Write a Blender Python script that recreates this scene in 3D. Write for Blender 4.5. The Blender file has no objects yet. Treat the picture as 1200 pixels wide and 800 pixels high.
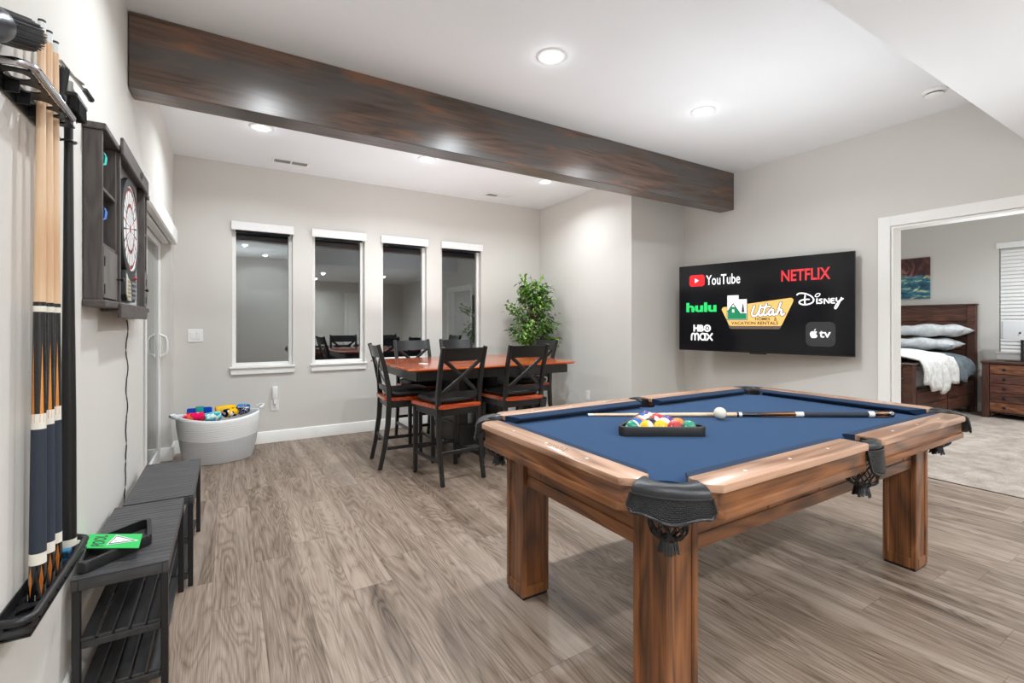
import bpy, bmesh, math, random
from mathutils import Vector, Matrix

random.seed(7)
SC = bpy.context.scene
COL = SC.collection
PI = math.pi
R = math.radians

# ---------------------------------------------------------------- node helpers
class NT:
    def __init__(s, name):
        s.m = bpy.data.materials.new(name)
        s.m.use_nodes = True
        s.t = s.m.node_tree
        s.t.nodes.clear()
        s.out = s.t.nodes.new('ShaderNodeOutputMaterial')

    def n(s, typ, props=None, **inp):
        nd = s.t.nodes.new(typ)
        for k, v in (props or {}).items():
            setattr(nd, k, v)
        for k, v in inp.items():
            key = int(k[1:]) if k[0] == 'i' and k[1:].isdigit() else k.replace('_', ' ')
            s.put(nd.inputs[key], v)
        return nd

    def put(s, sock, v):
        if isinstance(v, bpy.types.NodeSocket):
            s.t.links.new(v, sock)
        else:
            if hasattr(sock.default_value, '__len__') and hasattr(v, '__len__'):
                n = len(sock.default_value)
                v = tuple(v)
                v = v + (1.0,) * (n - len(v)) if len(v) < n else v[:n]
            sock.default_value = v

    def math(s, op, a, b=0.0, c=None):
        nd = s.n('ShaderNodeMath', {'operation': op}, i0=a, i1=b)
        if c is not None:
            s.put(nd.inputs[2], c)
        return nd.outputs[0]

    def mix(s, f, a, b, blend='MIX'):
        nd = s.t.nodes.new('ShaderNodeMix')
        nd.data_type = 'RGBA'
        nd.blend_type = blend
        s.put(nd.inputs[0], f)
        s.put(nd.inputs[6], a)
        s.put(nd.inputs[7], b)
        return nd.outputs[2]

    def ramp(s, f, stops, interp='LINEAR'):
        nd = s.t.nodes.new('ShaderNodeValToRGB')
        cr = nd.color_ramp
        cr.interpolation = interp
        while len(cr.elements) < len(stops):
            cr.elements.new(0.5)
        for e, (p, c) in zip(cr.elements, stops):
            e.position = p
            e.color = tuple(c) + (1.0,) if len(c) == 3 else c
        s.put(nd.inputs[0], f)
        return nd.outputs[0]

    def coords(s, kind='Object'):
        return s.n('ShaderNodeTexCoord').outputs[kind]

    def scale(s, v, sc, loc=(0, 0, 0)):
        return s.n('ShaderNodeMapping', None, Vector=v, Scale=sc, Location=loc).outputs[0]

    def noise(s, v, scale=5.0, detail=2.0, rough=0.5, dist=0.0):
        return s.n('ShaderNodeTexNoise', None, Vector=v, Scale=scale, Detail=detail, Roughness=rough, Distortion=dist).outputs[0]

    def bump(s, h, strength=0.2, dist=0.01):
        return s.n('ShaderNodeBump', None, Strength=strength, Distance=dist, Height=h).outputs[0]

    def bsdf(s, **kw):
        nd = s.n('ShaderNodeBsdfPrincipled', None, **kw)
        s.t.links.new(nd.outputs[0], s.out.inputs[0])
        return s.m


def srgb(r, g, b):
    def f(c):
        c /= 255.0
        return c / 12.92 if c <= 0.04045 else ((c + 0.055) / 1.055) ** 2.4
    return (f(r), f(g), f(b))


def plain(name, col, rough=0.5, metal=0.0, bump=0.0, bscale=60, var=0.06, spec=0.5, coat=0.0, emit=None, estr=0.0):
    """A plain painted / plastic / metal surface with faint procedural variation."""
    n = NT(name)
    v = n.coords()
    no = n.noise(v, bscale * 0.3, 3)
    c = n.mix(no, tuple(x * (1 - var) for x in col), tuple(min(1, x * (1 + var)) for x in col))
    kw = dict(Base_Color=c, Roughness=rough, Metallic=metal, Specular_IOR_Level=spec, Coat_Weight=coat)
    if bump:
        kw['Normal'] = n.bump(n.noise(v, bscale, 4), bump, 0.004)
    if emit:
        kw['Emission_Color'] = emit
        kw['Emission_Strength'] = estr
    return n.bsdf(**kw)


def wood(name, dark, mid, light, axis='x', sc=1.0, ring=9.0, rough=0.4, coat=0.0, blotch=None, seed=0.0, knots=1.0, bstr=0.12, fine=0.35):
    """Wood with contour-like figure, knots and fine pores; grain along `axis` of the object."""
    n = NT(name)
    v = n.coords()
    st = {'x': (0.14, 1, 1), 'y': (1, 0.14, 1), 'z': (1, 1, 0.14)}[axis]
    s1 = tuple(a * 6.5 * sc for a in st)
    g = n.scale(v, s1, (seed, seed * 1.7, seed * 0.6))
    base = n.noise(g, 1.0, 2.0, 0.45, 0.5)
    kn = n.n('ShaderNodeTexVoronoi', {'feature': 'F1'}, Vector=n.scale(v, tuple((a * 2.4 if a < 1 else a * 3.2) * sc * 1.1 for a in st), (seed, 3.1, seed)), Scale=0.9).outputs[0]
    k = n.math('POWER', 2.718, n.math('MULTIPLY', kn, -9.0))
    fld = n.math('ADD', base, n.math('MULTIPLY', k, 0.35 * knots))
    rings = n.math('PINGPONG', n.math('MULTIPLY', fld, ring), 0.5)
    fg = n.noise(n.scale(v, tuple(a * (14 if a < 1 else 150) for a in st)), 1.0, 3.0, 0.6)
    md = n.noise(n.scale(v, tuple(a * (7 if a < 1 else 26) * sc for a in st), (seed, 0, seed)), 1.0, 2.0, 0.5)
    f = n.math('ADD', n.math('MULTIPLY', rings, 0.72), n.math('MULTIPLY', n.math('SUBTRACT', fg, 0.5), fine * 1.6))
    f = n.math('ADD', f, n.math('MULTIPLY', n.math('SUBTRACT', md, 0.38), 0.45))
    f = n.math('SUBTRACT', f, n.math('MULTIPLY', k, 0.45 * knots))
    c = n.ramp(f, [(0.0, dark), (0.27, mid), (0.6, light)])
    if blotch:
        b = n.noise(n.scale(v, tuple(a * 1.6 for a in st), (seed + 5, 0, 0)), 2.2, 3, 0.55)
        c = n.mix(n.ramp(b, [(0.42, (0, 0, 0)), (0.62, (1, 1, 1))]), c, blotch)
    return n.bsdf(Base_Color=c, Roughness=rough, Coat_Weight=coat, Coat_Roughness=0.18, Normal=n.bump(f, bstr, 0.002))


# ---------------------------------------------------------------- mesh helpers
def BM():
    return bmesh.new()


def _tag(bm, n0, mi):
    bm.faces.ensure_lookup_table()
    for f in bm.faces[n0:]:
        f.material_index = mi


def box(bm, lo, hi, bev=0.0, mi=0, M=None, seg=1):
    t = bmesh.new()
    x0, y0, z0 = lo
    x1, y1, z1 = hi
    v = [t.verts.new(p) for p in ((x0, y0, z0), (x1, y0, z0), (x1, y1, z0), (x0, y1, z0), (x0, y0, z1), (x1, y0, z1), (x1, y1, z1), (x0, y1, z1))]
    for q in ((3, 2, 1, 0), (4, 5, 6, 7), (0, 1, 5, 4), (1, 2, 6, 5), (2, 3, 7, 6), (3, 0, 4, 7)):
        t.faces.new([v[i] for i in q])
    if bev > 0:
        bmesh.ops.bevel(t, geom=t.edges[:], offset=bev, segments=seg, profile=0.5, affect='EDGES')
    merge(bm, t, M, mi)


def merge(bm, t, M=None, mi=None):
    if M is not None:
        bmesh.ops.transform(t, matrix=M, verts=t.verts[:])
    mp = {}
    for v in t.verts:
        mp[v] = bm.verts.new(v.co)
    for f in t.faces:
        try:
            nf = bm.faces.new([mp[v] for v in f.verts])
            nf.material_index = f.material_index if mi is None else mi
        except ValueError:
            pass
    t.free()


def frame_of(d, up=Vector((0, 0, 1))):
    d = d.normalized()
    if abs(d.dot(up)) > 0.999:
        up = Vector((0, 1, 0))
    a = d.cross(up).normalized()
    b = a.cross(d).normalized()
    return a, b


def sweep(bm, pts, prof, up=(0, 0, 1), mi=0, closed=False, cap=True, scl=None):
    """Sweep a closed 2-D profile [(a,b)...] along pts; a = sideways, b = up."""
    pts = [Vector(p) for p in pts]
    n = len(pts)
    up = Vector(up)
    rings = []
    for i, p in enumerate(pts):
        if closed:
            d = pts[(i + 1) % n] - pts[i - 1]
        else:
            d = pts[min(i + 1, n - 1)] - pts[max(i - 1, 0)]
        a, b = frame_of(d, up)
        k = scl[i] if scl else 1.0
        rings.append([bm.verts.new(p + a * (u * k) + b * (w * k)) for u, w in prof])
    m = len(prof)
    for i in range(n if closed else n - 1):
        r0, r1 = rings[i], rings[(i + 1) % n]
        for j in range(m):
            f = bm.faces.new((r0[j], r0[(j + 1) % m], r1[(j + 1) % m], r1[j]))
            f.material_index = mi
    if cap and not closed:
        for r in (rings[0][::-1], rings[-1]):
            try:
                f = bm.faces.new(r)
                f.material_index = mi
            except ValueError:
                pass


def circ(r, n=10, ry=None):
    ry = ry or r
    return [(r * math.cos(2 * PI * i / n), ry * math.sin(2 * PI * i / n)) for i in range(n)]


def rect(w, h):
    return [(-w / 2, -h / 2), (w / 2, -h / 2), (w / 2, h / 2), (-w / 2, h / 2)]


def rrect(w, h, b):
    w, h = w / 2, h / 2
    return [(-w + b, -h), (w - b, -h), (w, -h + b), (w, h - b), (w - b, h), (-w + b, h), (-w, h - b), (-w, -h + b)]


def tube(bm, pts, r, seg=8, mi=0, scl=None, closed=False):
    sweep(bm, pts, circ(r, seg), mi=mi, scl=scl, closed=closed)


def bar(bm, p0, p1, w, h, up=(0, 0, 1), mi=0, bev=0.003):
    sweep(bm, [p0, p1], rrect(w, h, bev) if bev else rect(w, h), up=up, mi=mi)


def lathe(bm, prof, seg=24, M=None, mi=0, mis=None):
    t = bmesh.new()
    rings = []
    for r, z in prof:
        if r < 1e-6:
            rings.append([t.verts.new((0, 0, z))])
        else:
            rings.append([t.verts.new((r * math.cos(2 * PI * i / seg), r * math.sin(2 * PI * i / seg), z)) for i in range(seg)])
    for k in range(len(rings) - 1):
        a, b = rings[k], rings[k + 1]
        for i in range(seg):
            j = (i + 1) % seg
            if len(a) == 1 and len(b) == 1:
                continue
            if len(a) == 1:
                f = t.faces.new((a[0], b[j], b[i]))
            elif len(b) == 1:
                f = t.faces.new((a[i], a[j], b[0]))
            else:
                f = t.faces.new((a[i], a[j], b[j], b[i]))
            f.material_index = mis[k] if mis else mi
    merge(bm, t, M)


def prism(bm, poly, z0, z1, M=None, mi=0, bev=0.0):
    t = bmesh.new()
    a = [t.verts.new((x, y, z0)) for x, y in poly]
    b = [t.verts.new((x, y, z1)) for x, y in poly]
    n = len(poly)
    t.faces.new(a[::-1])
    t.faces.new(b)
    for i in range(n):
        t.faces.new((a[i], a[(i + 1) % n], b[(i + 1) % n], b[i]))
    if bev:
        bmesh.ops.bevel(t, geom=t.edges[:], offset=bev, segments=2, profile=0.6, affect='EDGES')
    merge(bm, t, M, mi)


def sph(bm, c, r, u=16, v=10, mi=0, s=(1, 1, 1)):
    t = bmesh.new()
    bmesh.ops.create_uvsphere(t, u_segments=u, v_segments=v, radius=r)
    merge(bm, t, Matrix.Translation(c) @ Matrix.Diagonal((s[0], s[1], s[2], 1)), mi)


def grid(bm, nu, nv, fn, mi=0, flip=False, wrap=False):
    vs = [[bm.verts.new(fn(i / (nu - (0 if wrap else 1)), j / (nv - 1))) for j in range(nv)] for i in range(nu)]
    for i in range(nu if wrap else nu - 1):
        for j in range(nv - 1):
            q = (vs[i][j], vs[(i + 1) % nu][j], vs[(i + 1) % nu][j + 1], vs[i][j + 1])
            f = bm.faces.new(q[::-1] if flip else q)
            f.material_index = mi
    return vs


def obj(name, bm, mats, parent=None, ang=35, label=None, cat=None, group=None, kind=None, fix=True, loc=None):
    if fix:
        bmesh.ops.recalc_face_normals(bm, faces=bm.faces[:])
    me = bpy.data.meshes.new(name)
    bm.to_mesh(me)
    bm.free()
    for m in (mats if isinstance(mats, (list, tuple)) else [mats]):
        me.materials.append(m)
    if ang:
        me.polygons.foreach_set('use_smooth', [True] * len(me.polygons))
        me.set_sharp_from_angle(angle=R(ang))
    o = bpy.data.objects.new(name, me)
    COL.objects.link(o)
    if loc is not None:
        o.location = loc
    if parent is not None:
        o.parent = parent
    props(o, label, cat, group, kind)
    return o


def props(o, label=None, cat=None, group=None, kind=None):
    if label:
        o['label'] = label
    if cat:
        o['category'] = cat
    if group:
        o['group'] = group
    if kind:
        o['kind'] = kind
    return o


def thing(name, label, cat, loc=(0, 0, 0), rz=0.0, group=None, kind=None):
    o = bpy.data.objects.new(name, None)
    o.empty_display_size = 0.1
    COL.objects.link(o)
    o.location = loc
    o.rotation_euler = (0, 0, rz)
    return props(o, label, cat, group, kind)


def kids(o):
    return [c for c in COL.objects if c.parent == o]


def dup(o, parent=None, **kw):
    c = o.copy()
    COL.objects.link(c)
    if parent is not None:
        c.parent = parent
    for ch in kids(o):
        dup(ch, c)
    if parent is None:
        props(c, kw.get('label'), None, kw.get('group'))
        if 'loc' in kw:
            c.location = kw['loc']
        if 'rz' in kw:
            c.rotation_euler = (0, 0, kw['rz'])
    return c


def struct(name, bm, m, parent=None, ang=30):
    return obj(name, bm, m, parent, ang=ang, kind=None if parent else 'structure')


def sroot(name, loc=(0, 0, 0)):
    return thing(name, None, None, loc, kind='structure')


def wallgrid(bm, us, zs, holes, d0, d1, axis):
    """Solid wall of thickness d0..d1 with rectangular holes; axis 'x': runs along x (plane y=d), 'y': runs along y."""
    us = sorted(set(round(u, 5) for u in us))
    zs = sorted(set(round(z, 5) for z in zs))
    for h in holes:
        us += [h[0], h[1]]
        zs += [h[2], h[3]]
    us = sorted(set(round(u, 5) for u in us))
    zs = sorted(set(round(z, 5) for z in zs))

    def solid(i, j):
        if i < 0 or j < 0 or i >= len(us) - 1 or j >= len(zs) - 1:
            return False
        cu, cz = (us[i] + us[i + 1]) / 2, (zs[j] + zs[j + 1]) / 2
        return not any(h[0] < cu < h[1] and h[2] < cz < h[3] for h in holes)

    def P(u, d, z):
        return (u, d, z) if axis == 'x' else (d, u, z)

    def q(*p):
        bm.faces.new([bm.verts.new(x) for x in p])
    for i in range(len(us) - 1):
        for j in range(len(zs) - 1):
            if not solid(i, j):
                continue
            a, b, c, d = us[i], us[i + 1], zs[j], zs[j + 1]
            q(P(a, d0, c), P(b, d0, c), P(b, d0, d), P(a, d0, d))
            q(P(a, d1, c), P(a, d1, d), P(b, d1, d), P(b, d1, c))
            if not solid(i - 1, j):
                q(P(a, d0, c), P(a, d0, d), P(a, d1, d), P(a, d1, c))
            if not solid(i + 1, j):
                q(P(b, d0, c), P(b, d1, c), P(b, d1, d), P(b, d0, d))
            if not solid(i, j - 1):
                q(P(a, d0, c), P(a, d1, c), P(b, d1, c), P(b, d0, c))
            if not solid(i, j + 1):
                q(P(a, d0, d), P(b, d0, d), P(b, d1, d), P(a, d1, d))
    bmesh.ops.remove_doubles(bm, verts=bm.verts[:], dist=1e-4)


# ---------------------------------------------------------------- materials
def wall_mat(name, col):
    n = NT(name)
    v = n.coords()
    no = n.noise(v, 1.5, 2)
    c = n.mix(no, tuple(x * 0.97 for x in col), tuple(x * 1.03 for x in col))
    return n.bsdf(Base_Color=c, Roughness=0.75, Specular_IOR_Level=0.25, Normal=n.bump(n.noise(v, 120, 3), 0.10, 0.002))


M_wall = wall_mat('wall_paint_greige', srgb(217, 213, 207))
M_ceil = wall_mat('ceiling_paint_white', srgb(240, 240, 241))
M_white = plain('white_trim_paint', srgb(246, 244, 240), 0.4, var=0.01)
M_whitep = plain('white_plastic', srgb(244, 242, 239), 0.35, var=0.01)


def floor_mat():
    n = NT('oak_vinyl_planks')
    pos = n.n('ShaderNodeNewGeometry').outputs['Position']
    sx = n.n('ShaderNodeSeparateXYZ', None, Vector=pos)
    x, y = sx.outputs[0], sx.outputs[1]
    W, L = 0.185, 1.25
    xs = n.math('DIVIDE', n.math('ADD', x, 0.06), W)
    ix = n.math('FLOOR', xs)
    rx = n.n('ShaderNodeTexWhiteNoise', {'noise_dimensions': '1D'}, W=ix).outputs[0]
    ys = n.math('ADD', n.math('DIVIDE', y, L), n.math('MULTIPLY', rx, 5.3))
    iy = n.math('FLOOR', ys)
    cid = n.n('ShaderNodeCombineXYZ', None, X=ix, Y=iy, Z=0.0).outputs[0]
    wn = n.n('ShaderNodeTexWhiteNoise', {'noise_dimensions': '3D'}, Vector=cid)
    rv, rc = wn.outputs[0], wn.outputs[1]
    off = n.n('ShaderNodeVectorMath', {'operation': 'SCALE'}, Vector=rc, Scale=37.0).outputs[0]
    gp = n.n('ShaderNodeVectorMath', {'operation': 'ADD'}, i0=n.scale(pos, (1.0, 0.125, 0.0)), i1=off).outputs[0]
    base = n.noise(gp, 6.5, 2.0, 0.42, 0.4)
    kn = n.n('ShaderNodeTexVoronoi', None, Vector=gp, Scale=4.2).outputs[0]
    k = n.math('POWER', 2.718, n.math('MULTIPLY', kn, -8.5))
    fld = n.math('ADD', base, n.math('MULTIPLY', k, 0.3))
    rings = n.math('PINGPONG', n.math('MULTIPLY', fld, 21.0), 0.5)
    fine = n.noise(n.scale(pos, (230, 5.5, 1)), 1.0, 3, 0.6)
    med = n.noise(n.n('ShaderNodeVectorMath', {'operation': 'ADD'}, i0=n.scale(pos, (24, 1.5, 0)), i1=off).outputs[0], 1.0, 2, 0.5)
    big = n.noise(gp, 3.0, 2, 0.5, 0.3)
    f = n.math('ADD', n.math('MULTIPLY', n.math('POWER', n.math('MULTIPLY', rings, 2.0), 0.5), 0.26), n.math('MULTIPLY', n.math('SUBTRACT', fine, 0.22), 0.85))
    f = n.math('ADD', f, n.math('MULTIPLY', med, 0.5))
    f = n.math('ADD', f, n.math('MULTIPLY', n.math('SUBTRACT', big, 0.5), 0.55))
    f = n.math('ADD', f, n.math('MULTIPLY', n.math('SUBTRACT', rv, 0.5), 0.13))
    f = n.math('SUBTRACT', f, n.math('MULTIPLY', k, 0.38))
    c = n.ramp(f, [(0.22, srgb(56, 43, 33)), (0.46, srgb(105, 88, 74)), (0.64, srgb(130, 112, 97)), (0.90, srgb(160, 142, 127))])
    core = n.ramp(k, [(0.55, (0, 0, 0)), (0.8, (1, 1, 1))])
    c = n.mix(n.math('MULTIPLY', core, 0.7), c, srgb(62, 46, 36))
    st = n.noise(n.n('ShaderNodeVectorMath', {'operation': 'ADD'}, i0=n.scale(pos, (11, 0.35, 0)), i1=off).outputs[0], 1.0, 1, 0.5)
    c = n.mix(n.math('MULTIPLY', n.ramp(st, [(0.6, (0, 0, 0)), (0.72, (1, 1, 1))]), 0.4), c, srgb(176, 160, 146))
    fx = n.math('FRACT', xs)
    fy = n.math('FRACT', ys)
    ex = n.math('MULTIPLY', n.math('MINIMUM', fx, n.math('SUBTRACT', 1.0, fx)), W)
    ey = n.math('MULTIPLY', n.math('MINIMUM', fy, n.math('SUBTRACT', 1.0, fy)), L)
    e = n.math('MINIMUM', ex, ey)
    gap = n.math('LESS_THAN', e, 0.0011)
    c = n.mix(n.math('MULTIPLY', gap, 0.55), c, srgb(60, 48, 40))
    ro = n.math('ADD', 0.36, n.math('MULTIPLY', fine, 0.14))
    h = n.math('SUBTRACT', n.math('MULTIPLY', f, 0.4), gap)
    return n.bsdf(Base_Color=c, Roughness=ro, Specular_IOR_Level=0.42, Normal=n.bump(h, 0.12, 0.0015))


M_floor = floor_mat()


def carpet_mat():
    n = NT('beige_carpet')
    v = n.coords()
    a = n.noise(v, 5, 4, 0.7)
    b = n.noise(v, 160, 2, 0.7)
    f = n.math('ADD', n.math('MULTIPLY', a, 0.6), n.math('MULTIPLY', b, 0.4))
    c = n.ramp(f, [(0.3, srgb(120, 108, 98)), (0.5, srgb(168, 156, 146)), (0.7, srgb(198, 188, 178))])
    return n.bsdf(Base_Color=c, Roughness=0.95, Specular_IOR_Level=0.1, Normal=n.bump(f, 0.7, 0.01))


M_carpet = carpet_mat()


def beam_mat():
    n = NT('stained_timber_beam')
    v = n.coords()
    g = n.scale(v, (0.5, 4.5, 4.5))
    base = n.noise(g, 1.0, 3, 0.5, 0.7)
    kn = n.n('ShaderNodeTexVoronoi', None, Vector=n.scale(v, (1.1, 3.2, 3.2)), Scale=0.9).outputs[0]
    k = n.math('POWER', 2.718, n.math('MULTIPLY', kn, -9.0))
    fld = n.math('ADD', base, n.math('MULTIPLY', k, 0.3))
    rings = n.math('PINGPONG', n.math('MULTIPLY', fld, 9.0), 0.5)
    fine = n.noise(n.scale(v, (3.0, 70, 70)), 1.0, 3, 0.6)
    c = n.ramp(n.math('ADD', n.math('MULTIPLY', rings, 0.6), n.math('MULTIPLY', n.math('SUBTRACT', fine, 0.22), 0.9)), [(0.1, srgb(56, 44, 38)), (0.4, srgb(90, 70, 59)), (0.75, srgb(116, 90, 74))])
    bl = n.noise(n.scale(v, (0.9, 3.0, 3.4), (3, 0, 0)), 1.3, 3, 0.6)
    c = n.mix(n.math('MULTIPLY', n.ramp(bl, [(0.42, (0, 0, 0)), (0.58, (1, 1, 1))]), 0.8), c, srgb(82, 81, 80))
    o1 = n.noise(n.scale(v, (1.3, 6, 7), (9, 2, 0)), 1.2, 3, 0.6, 0.5)
    om = n.math('ADD', n.ramp(o1, [(0.58, (0, 0, 0)), (0.7, (1, 1, 1))]), n.math('MULTIPLY', k, 0.8))
    c = n.mix(n.math('MULTIPLY', om, 0.5), c, srgb(150, 94, 56))
    c = n.mix(n.math('MULTIPLY', n.math('GREATER_THAN', k, 0.6), 0.7), c, srgb(48, 32, 28))
    return n.bsdf(Base_Color=c, Roughness=0.34, Coat_Weight=0.25, Coat_Roughness=0.3, Normal=n.bump(n.math('ADD', fine, rings), 0.12, 0.003))


M_beam = beam_mat()


def glass_mat(name, f0=0.12, tint=(0.9, 0.92, 0.92)):
    n = NT(name)
    fr = n.n('ShaderNodeFresnel', None, IOR=1.5).outputs[0]
    f = n.math('ADD', n.math('MULTIPLY', fr, 1.0), f0)
    f = n.math('MINIMUM', f, 1.0)
    a = n.n('ShaderNodeBsdfTransparent', None, Color=tint).outputs[0]
    b = n.n('ShaderNodeBsdfGlossy', None, Color=(0.95, 0.97, 0.97), Roughness=0.012).outputs[0]
    mx = n.n('ShaderNodeMixShader', None, Fac=f)
    n.put(mx.inputs[1], a)
    n.put(mx.inputs[2], b)
    n.t.links.new(mx.outputs[0], n.out.inputs[0])
    return n.m


M_glass = glass_mat('window_glass')
M_black = plain('black_paint', srgb(23, 23, 24), 0.42, var=0.1)
M_blackmet = plain('black_powder_coat', srgb(26, 26, 28), 0.38, bump=0.05, bscale=300)
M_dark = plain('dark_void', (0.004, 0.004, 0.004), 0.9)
M_chrome = plain('polished_steel', srgb(200, 200, 205), 0.2, metal=1.0)
M_leath = plain('black_leather', srgb(28, 28, 31), 0.36, bump=0.25, bscale=220, var=0.12)
M_greymet = plain('dark_gunmetal', srgb(70, 72, 76), 0.3, metal=0.7)
# ================================================================= ROOM
XL, XR, X2, YB, H = -0.44, 4.63, 3.767, 5.48, 2.839
YJ = 3.72           # where the TV wall returns to the window bay
XB = 9.05           # bedroom far wall
YF = -3.2
SOF_Y, SOF_Z, SOF_X = 0.905, 2.44, 1.45

b = BM(); box(b, (XL - 0.3, YF - 0.1, -0.1), (4.80, YB + 0.1, 0)); struct('floor', b, M_floor, ang=0)
b = BM(); box(b, (4.80, -1.6, -0.1), (XB + 0.1, 4.6, 0.004)); struct('floor_bedroom', b, M_carpet, ang=0)
b = BM(); box(b, (4.788, 0.5, 0.0), (4.806, 1.685, 0.006), 0.002); struct('trim_1', b, plain('carpet_transition_strip', srgb(80, 68, 58), 0.4))
b = BM(); box(b, (XL - 0.3, YF - 0.1, H), (XB + 0.1, YB + 0.1, H + 0.1)); struct('ceiling', b, M_ceil, ang=0)
b = BM(); box(b, (SOF_X, YF, SOF_Z), (XR - 0.001, SOF_Y, H - 0.001)); struct('ceiling_soffit', b, M_ceil, ang=0)

# back wall with four tall windows
WIN = [(0.035, 0.59), (0.782, 1.34), (1.53, 2.085), (2.277, 2.834)]
WZ0, WZ1 = 0.785, 2.245
b = BM(); wallgrid(b, [XL - 0.3, X2 + 0.1], [0, H], [(a, c, WZ0, WZ1) for a, c in WIN], YB, YB + 0.14, 'x'); struct('wall_back', b, M_wall)
# left wall with recessed patio door
DY0, DY1, DZ = 3.60, 5.23, 2.02
b = BM(); wallgrid(b, [YF, YB + 0.1], [0, H], [(DY0, DY1, -1, DZ)], XL - 0.13, XL, 'y'); struct('wall_left', b, M_wall)
# right side
b = BM(); wallgrid(b, [YJ - 0.0, YB + 0.1], [0, H], [], X2, X2 + 0.12, 'y'); struct('wall_right_rear', b, M_wall)
b = BM(); wallgrid(b, [X2 + 0.12, XR + 0.12], [0, H], [], YJ, YJ + 0.12, 'x'); struct('wall_right_return', b, M_wall)
HY0, HY1, HZ = 0.48, 1.685, 2.02
b = BM(); wallgrid(b, [YF, YJ], [0, H], [(HY0, HY1, -1, HZ)], XR, XR + 0.12, 'y'); struct('wall_right', b, M_wall)
# behind the camera
b = BM(); wallgrid(b, [XL, SOF_X + 0.1], [0, H], [], -2.0, -1.88, 'x'); struct('wall_front', b, M_wall)
b = BM(); wallgrid(b, [YF, -2.0], [0, H], [], SOF_X, SOF_X + 0.1, 'y'); struct('wall_front_return', b, M_wall)
b = BM(); wallgrid(b, [SOF_X + 0.1, XR], [0, H], [], YF, YF + 0.1, 'x'); struct('wall_front_hall', b, M_wall)
# bedroom shell
BWY0, BWY1, BWZ0, BWZ1 = 0.95, 2.075, 0.845, 2.29
b = BM(); wallgrid(b, [-1.6, 4.6], [0, H], [(BWY0, BWY1, BWZ0, BWZ1)], XB, XB + 0.12, 'y'); struct('wall_bedroom', b, M_wall)
b = BM(); wallgrid(b, [XR + 0.12, XB], [0, H], [], 4.45, 4.57, 'x'); struct('wall_bedroom_rear', b, M_wall)
b = BM(); wallgrid(b, [XR + 0.12, XB], [0, H], [], -1.57, -1.45, 'x'); struct('wall_bedroom_front', b, M_wall)


def basebd(name, p0, p1, nrm, h=0.12, t=0.014):
    """baseboard from p0 to p1 (xy), standing off in direction nrm."""
    b = BM()
    d = Vector((p1[0] - p0[0], p1[1] - p0[1], 0))
    L = d.length
    d.normalize()
    M = Matrix(((d.x, nrm[0], 0, p0[0]), (d.y, nrm[1], 0, p0[1]), (0, 0, 1, 0), (0, 0, 0, 1)))
    poly = [(0.0005, 0.001), (t, 0.001), (t, h - 0.012), (t - 0.004, h - 0.003), (0.0005, h)]
    vs = [[b.verts.new(M @ Vector((u, w, z))) for w, z in poly] for u in (0, L)]
    for i in range(5):
        j = (i + 1) % 5
        b.faces.new((vs[0][i], vs[0][j], vs[1][j], vs[1][i]))
    b.faces.new(vs[0])
    b.faces.new(vs[1][::-1])
    struct(name, b, M_white)


basebd('baseboard_back', (XL, YB), (X2, YB), (0, -1))
basebd('baseboard_left', (XL, -1.85), (XL, DY0), (1, 0))
basebd('baseboard_left_rear', (XL, DY1 - 0.001), (XL, YB - 0.015), (1, 0))
basebd('baseboard_door_return', (XL - 0.075, DY1), (XL + 0.0145, DY1), (0, -1))
basebd('baseboard_right_rear', (X2, YJ), (X2, YB - 0.015), (-1, 0))
basebd('baseboard_right_return', (X2 - 0.0145, YJ), (XR - 0.015, YJ), (0, -1))
basebd('baseboard_right', (XR, HY1 + 0.09), (XR, YJ - 0.015), (-1, 0))
basebd('baseboard_bedroom', (XB, -1.4), (XB, 4.4), (-1, 0))
basebd('baseboard_front', (XL + 0.02, -1.88), (SOF_X, -1.88), (0, 1))

# timber beam under the ceiling
b = BM(); box(b, (XL + 0.004, 3.078, 2.447), (XR - 0.004, 3.245, H - 0.002), 0.004); o = struct('ceiling_beam', b, M_beam)

# windows -----------------------------------------------------------
for i, (a, c) in enumerate(WIN):
    w = sroot('window_%d' % (i + 1), (0, 0, 0))
    b = BM()
    y0, y1, fw = YB + 0.055, YB + 0.115, 0.036
    box(b, (a, y0, WZ0), (a + fw, y1, WZ1), 0.004)
    box(b, (c - fw, y0, WZ0), (c, y1, WZ1), 0.004)
    box(b, (a + fw, y0, WZ1 - fw), (c - fw, y1, WZ1), 0.004)
    box(b, (a + fw, y0, WZ0), (c - fw, y1, WZ0 + fw * 1.3), 0.004)
    obj('window_frame', b, M_whitep, w)
    b = BM(); box(b, (a + fw - 0.004, YB + 0.082, WZ0 + fw), (c - fw + 0.004, YB + 0.088, WZ1 - fw)); obj('window_pane', b, M_glass, w, ang=0)
    b = BM()
    box(b, (a + 0.0005, YB - 0.03, WZ0 - 0.004), (c - 0.0005, YB + 0.0545, WZ0 + 0.014), 0.004)
    box(b, (a - 0.022, YB - 0.032, WZ0 - 0.006), (c + 0.022, YB - 0.0006, WZ0 + 0.014), 0.004)
    box(b, (a - 0.012, YB - 0.018, WZ0 - 0.066), (c + 0.012, YB - 0.0006, WZ0 - 0.006), 0.003)
    obj('window_sill', b, M_white, w)

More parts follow.
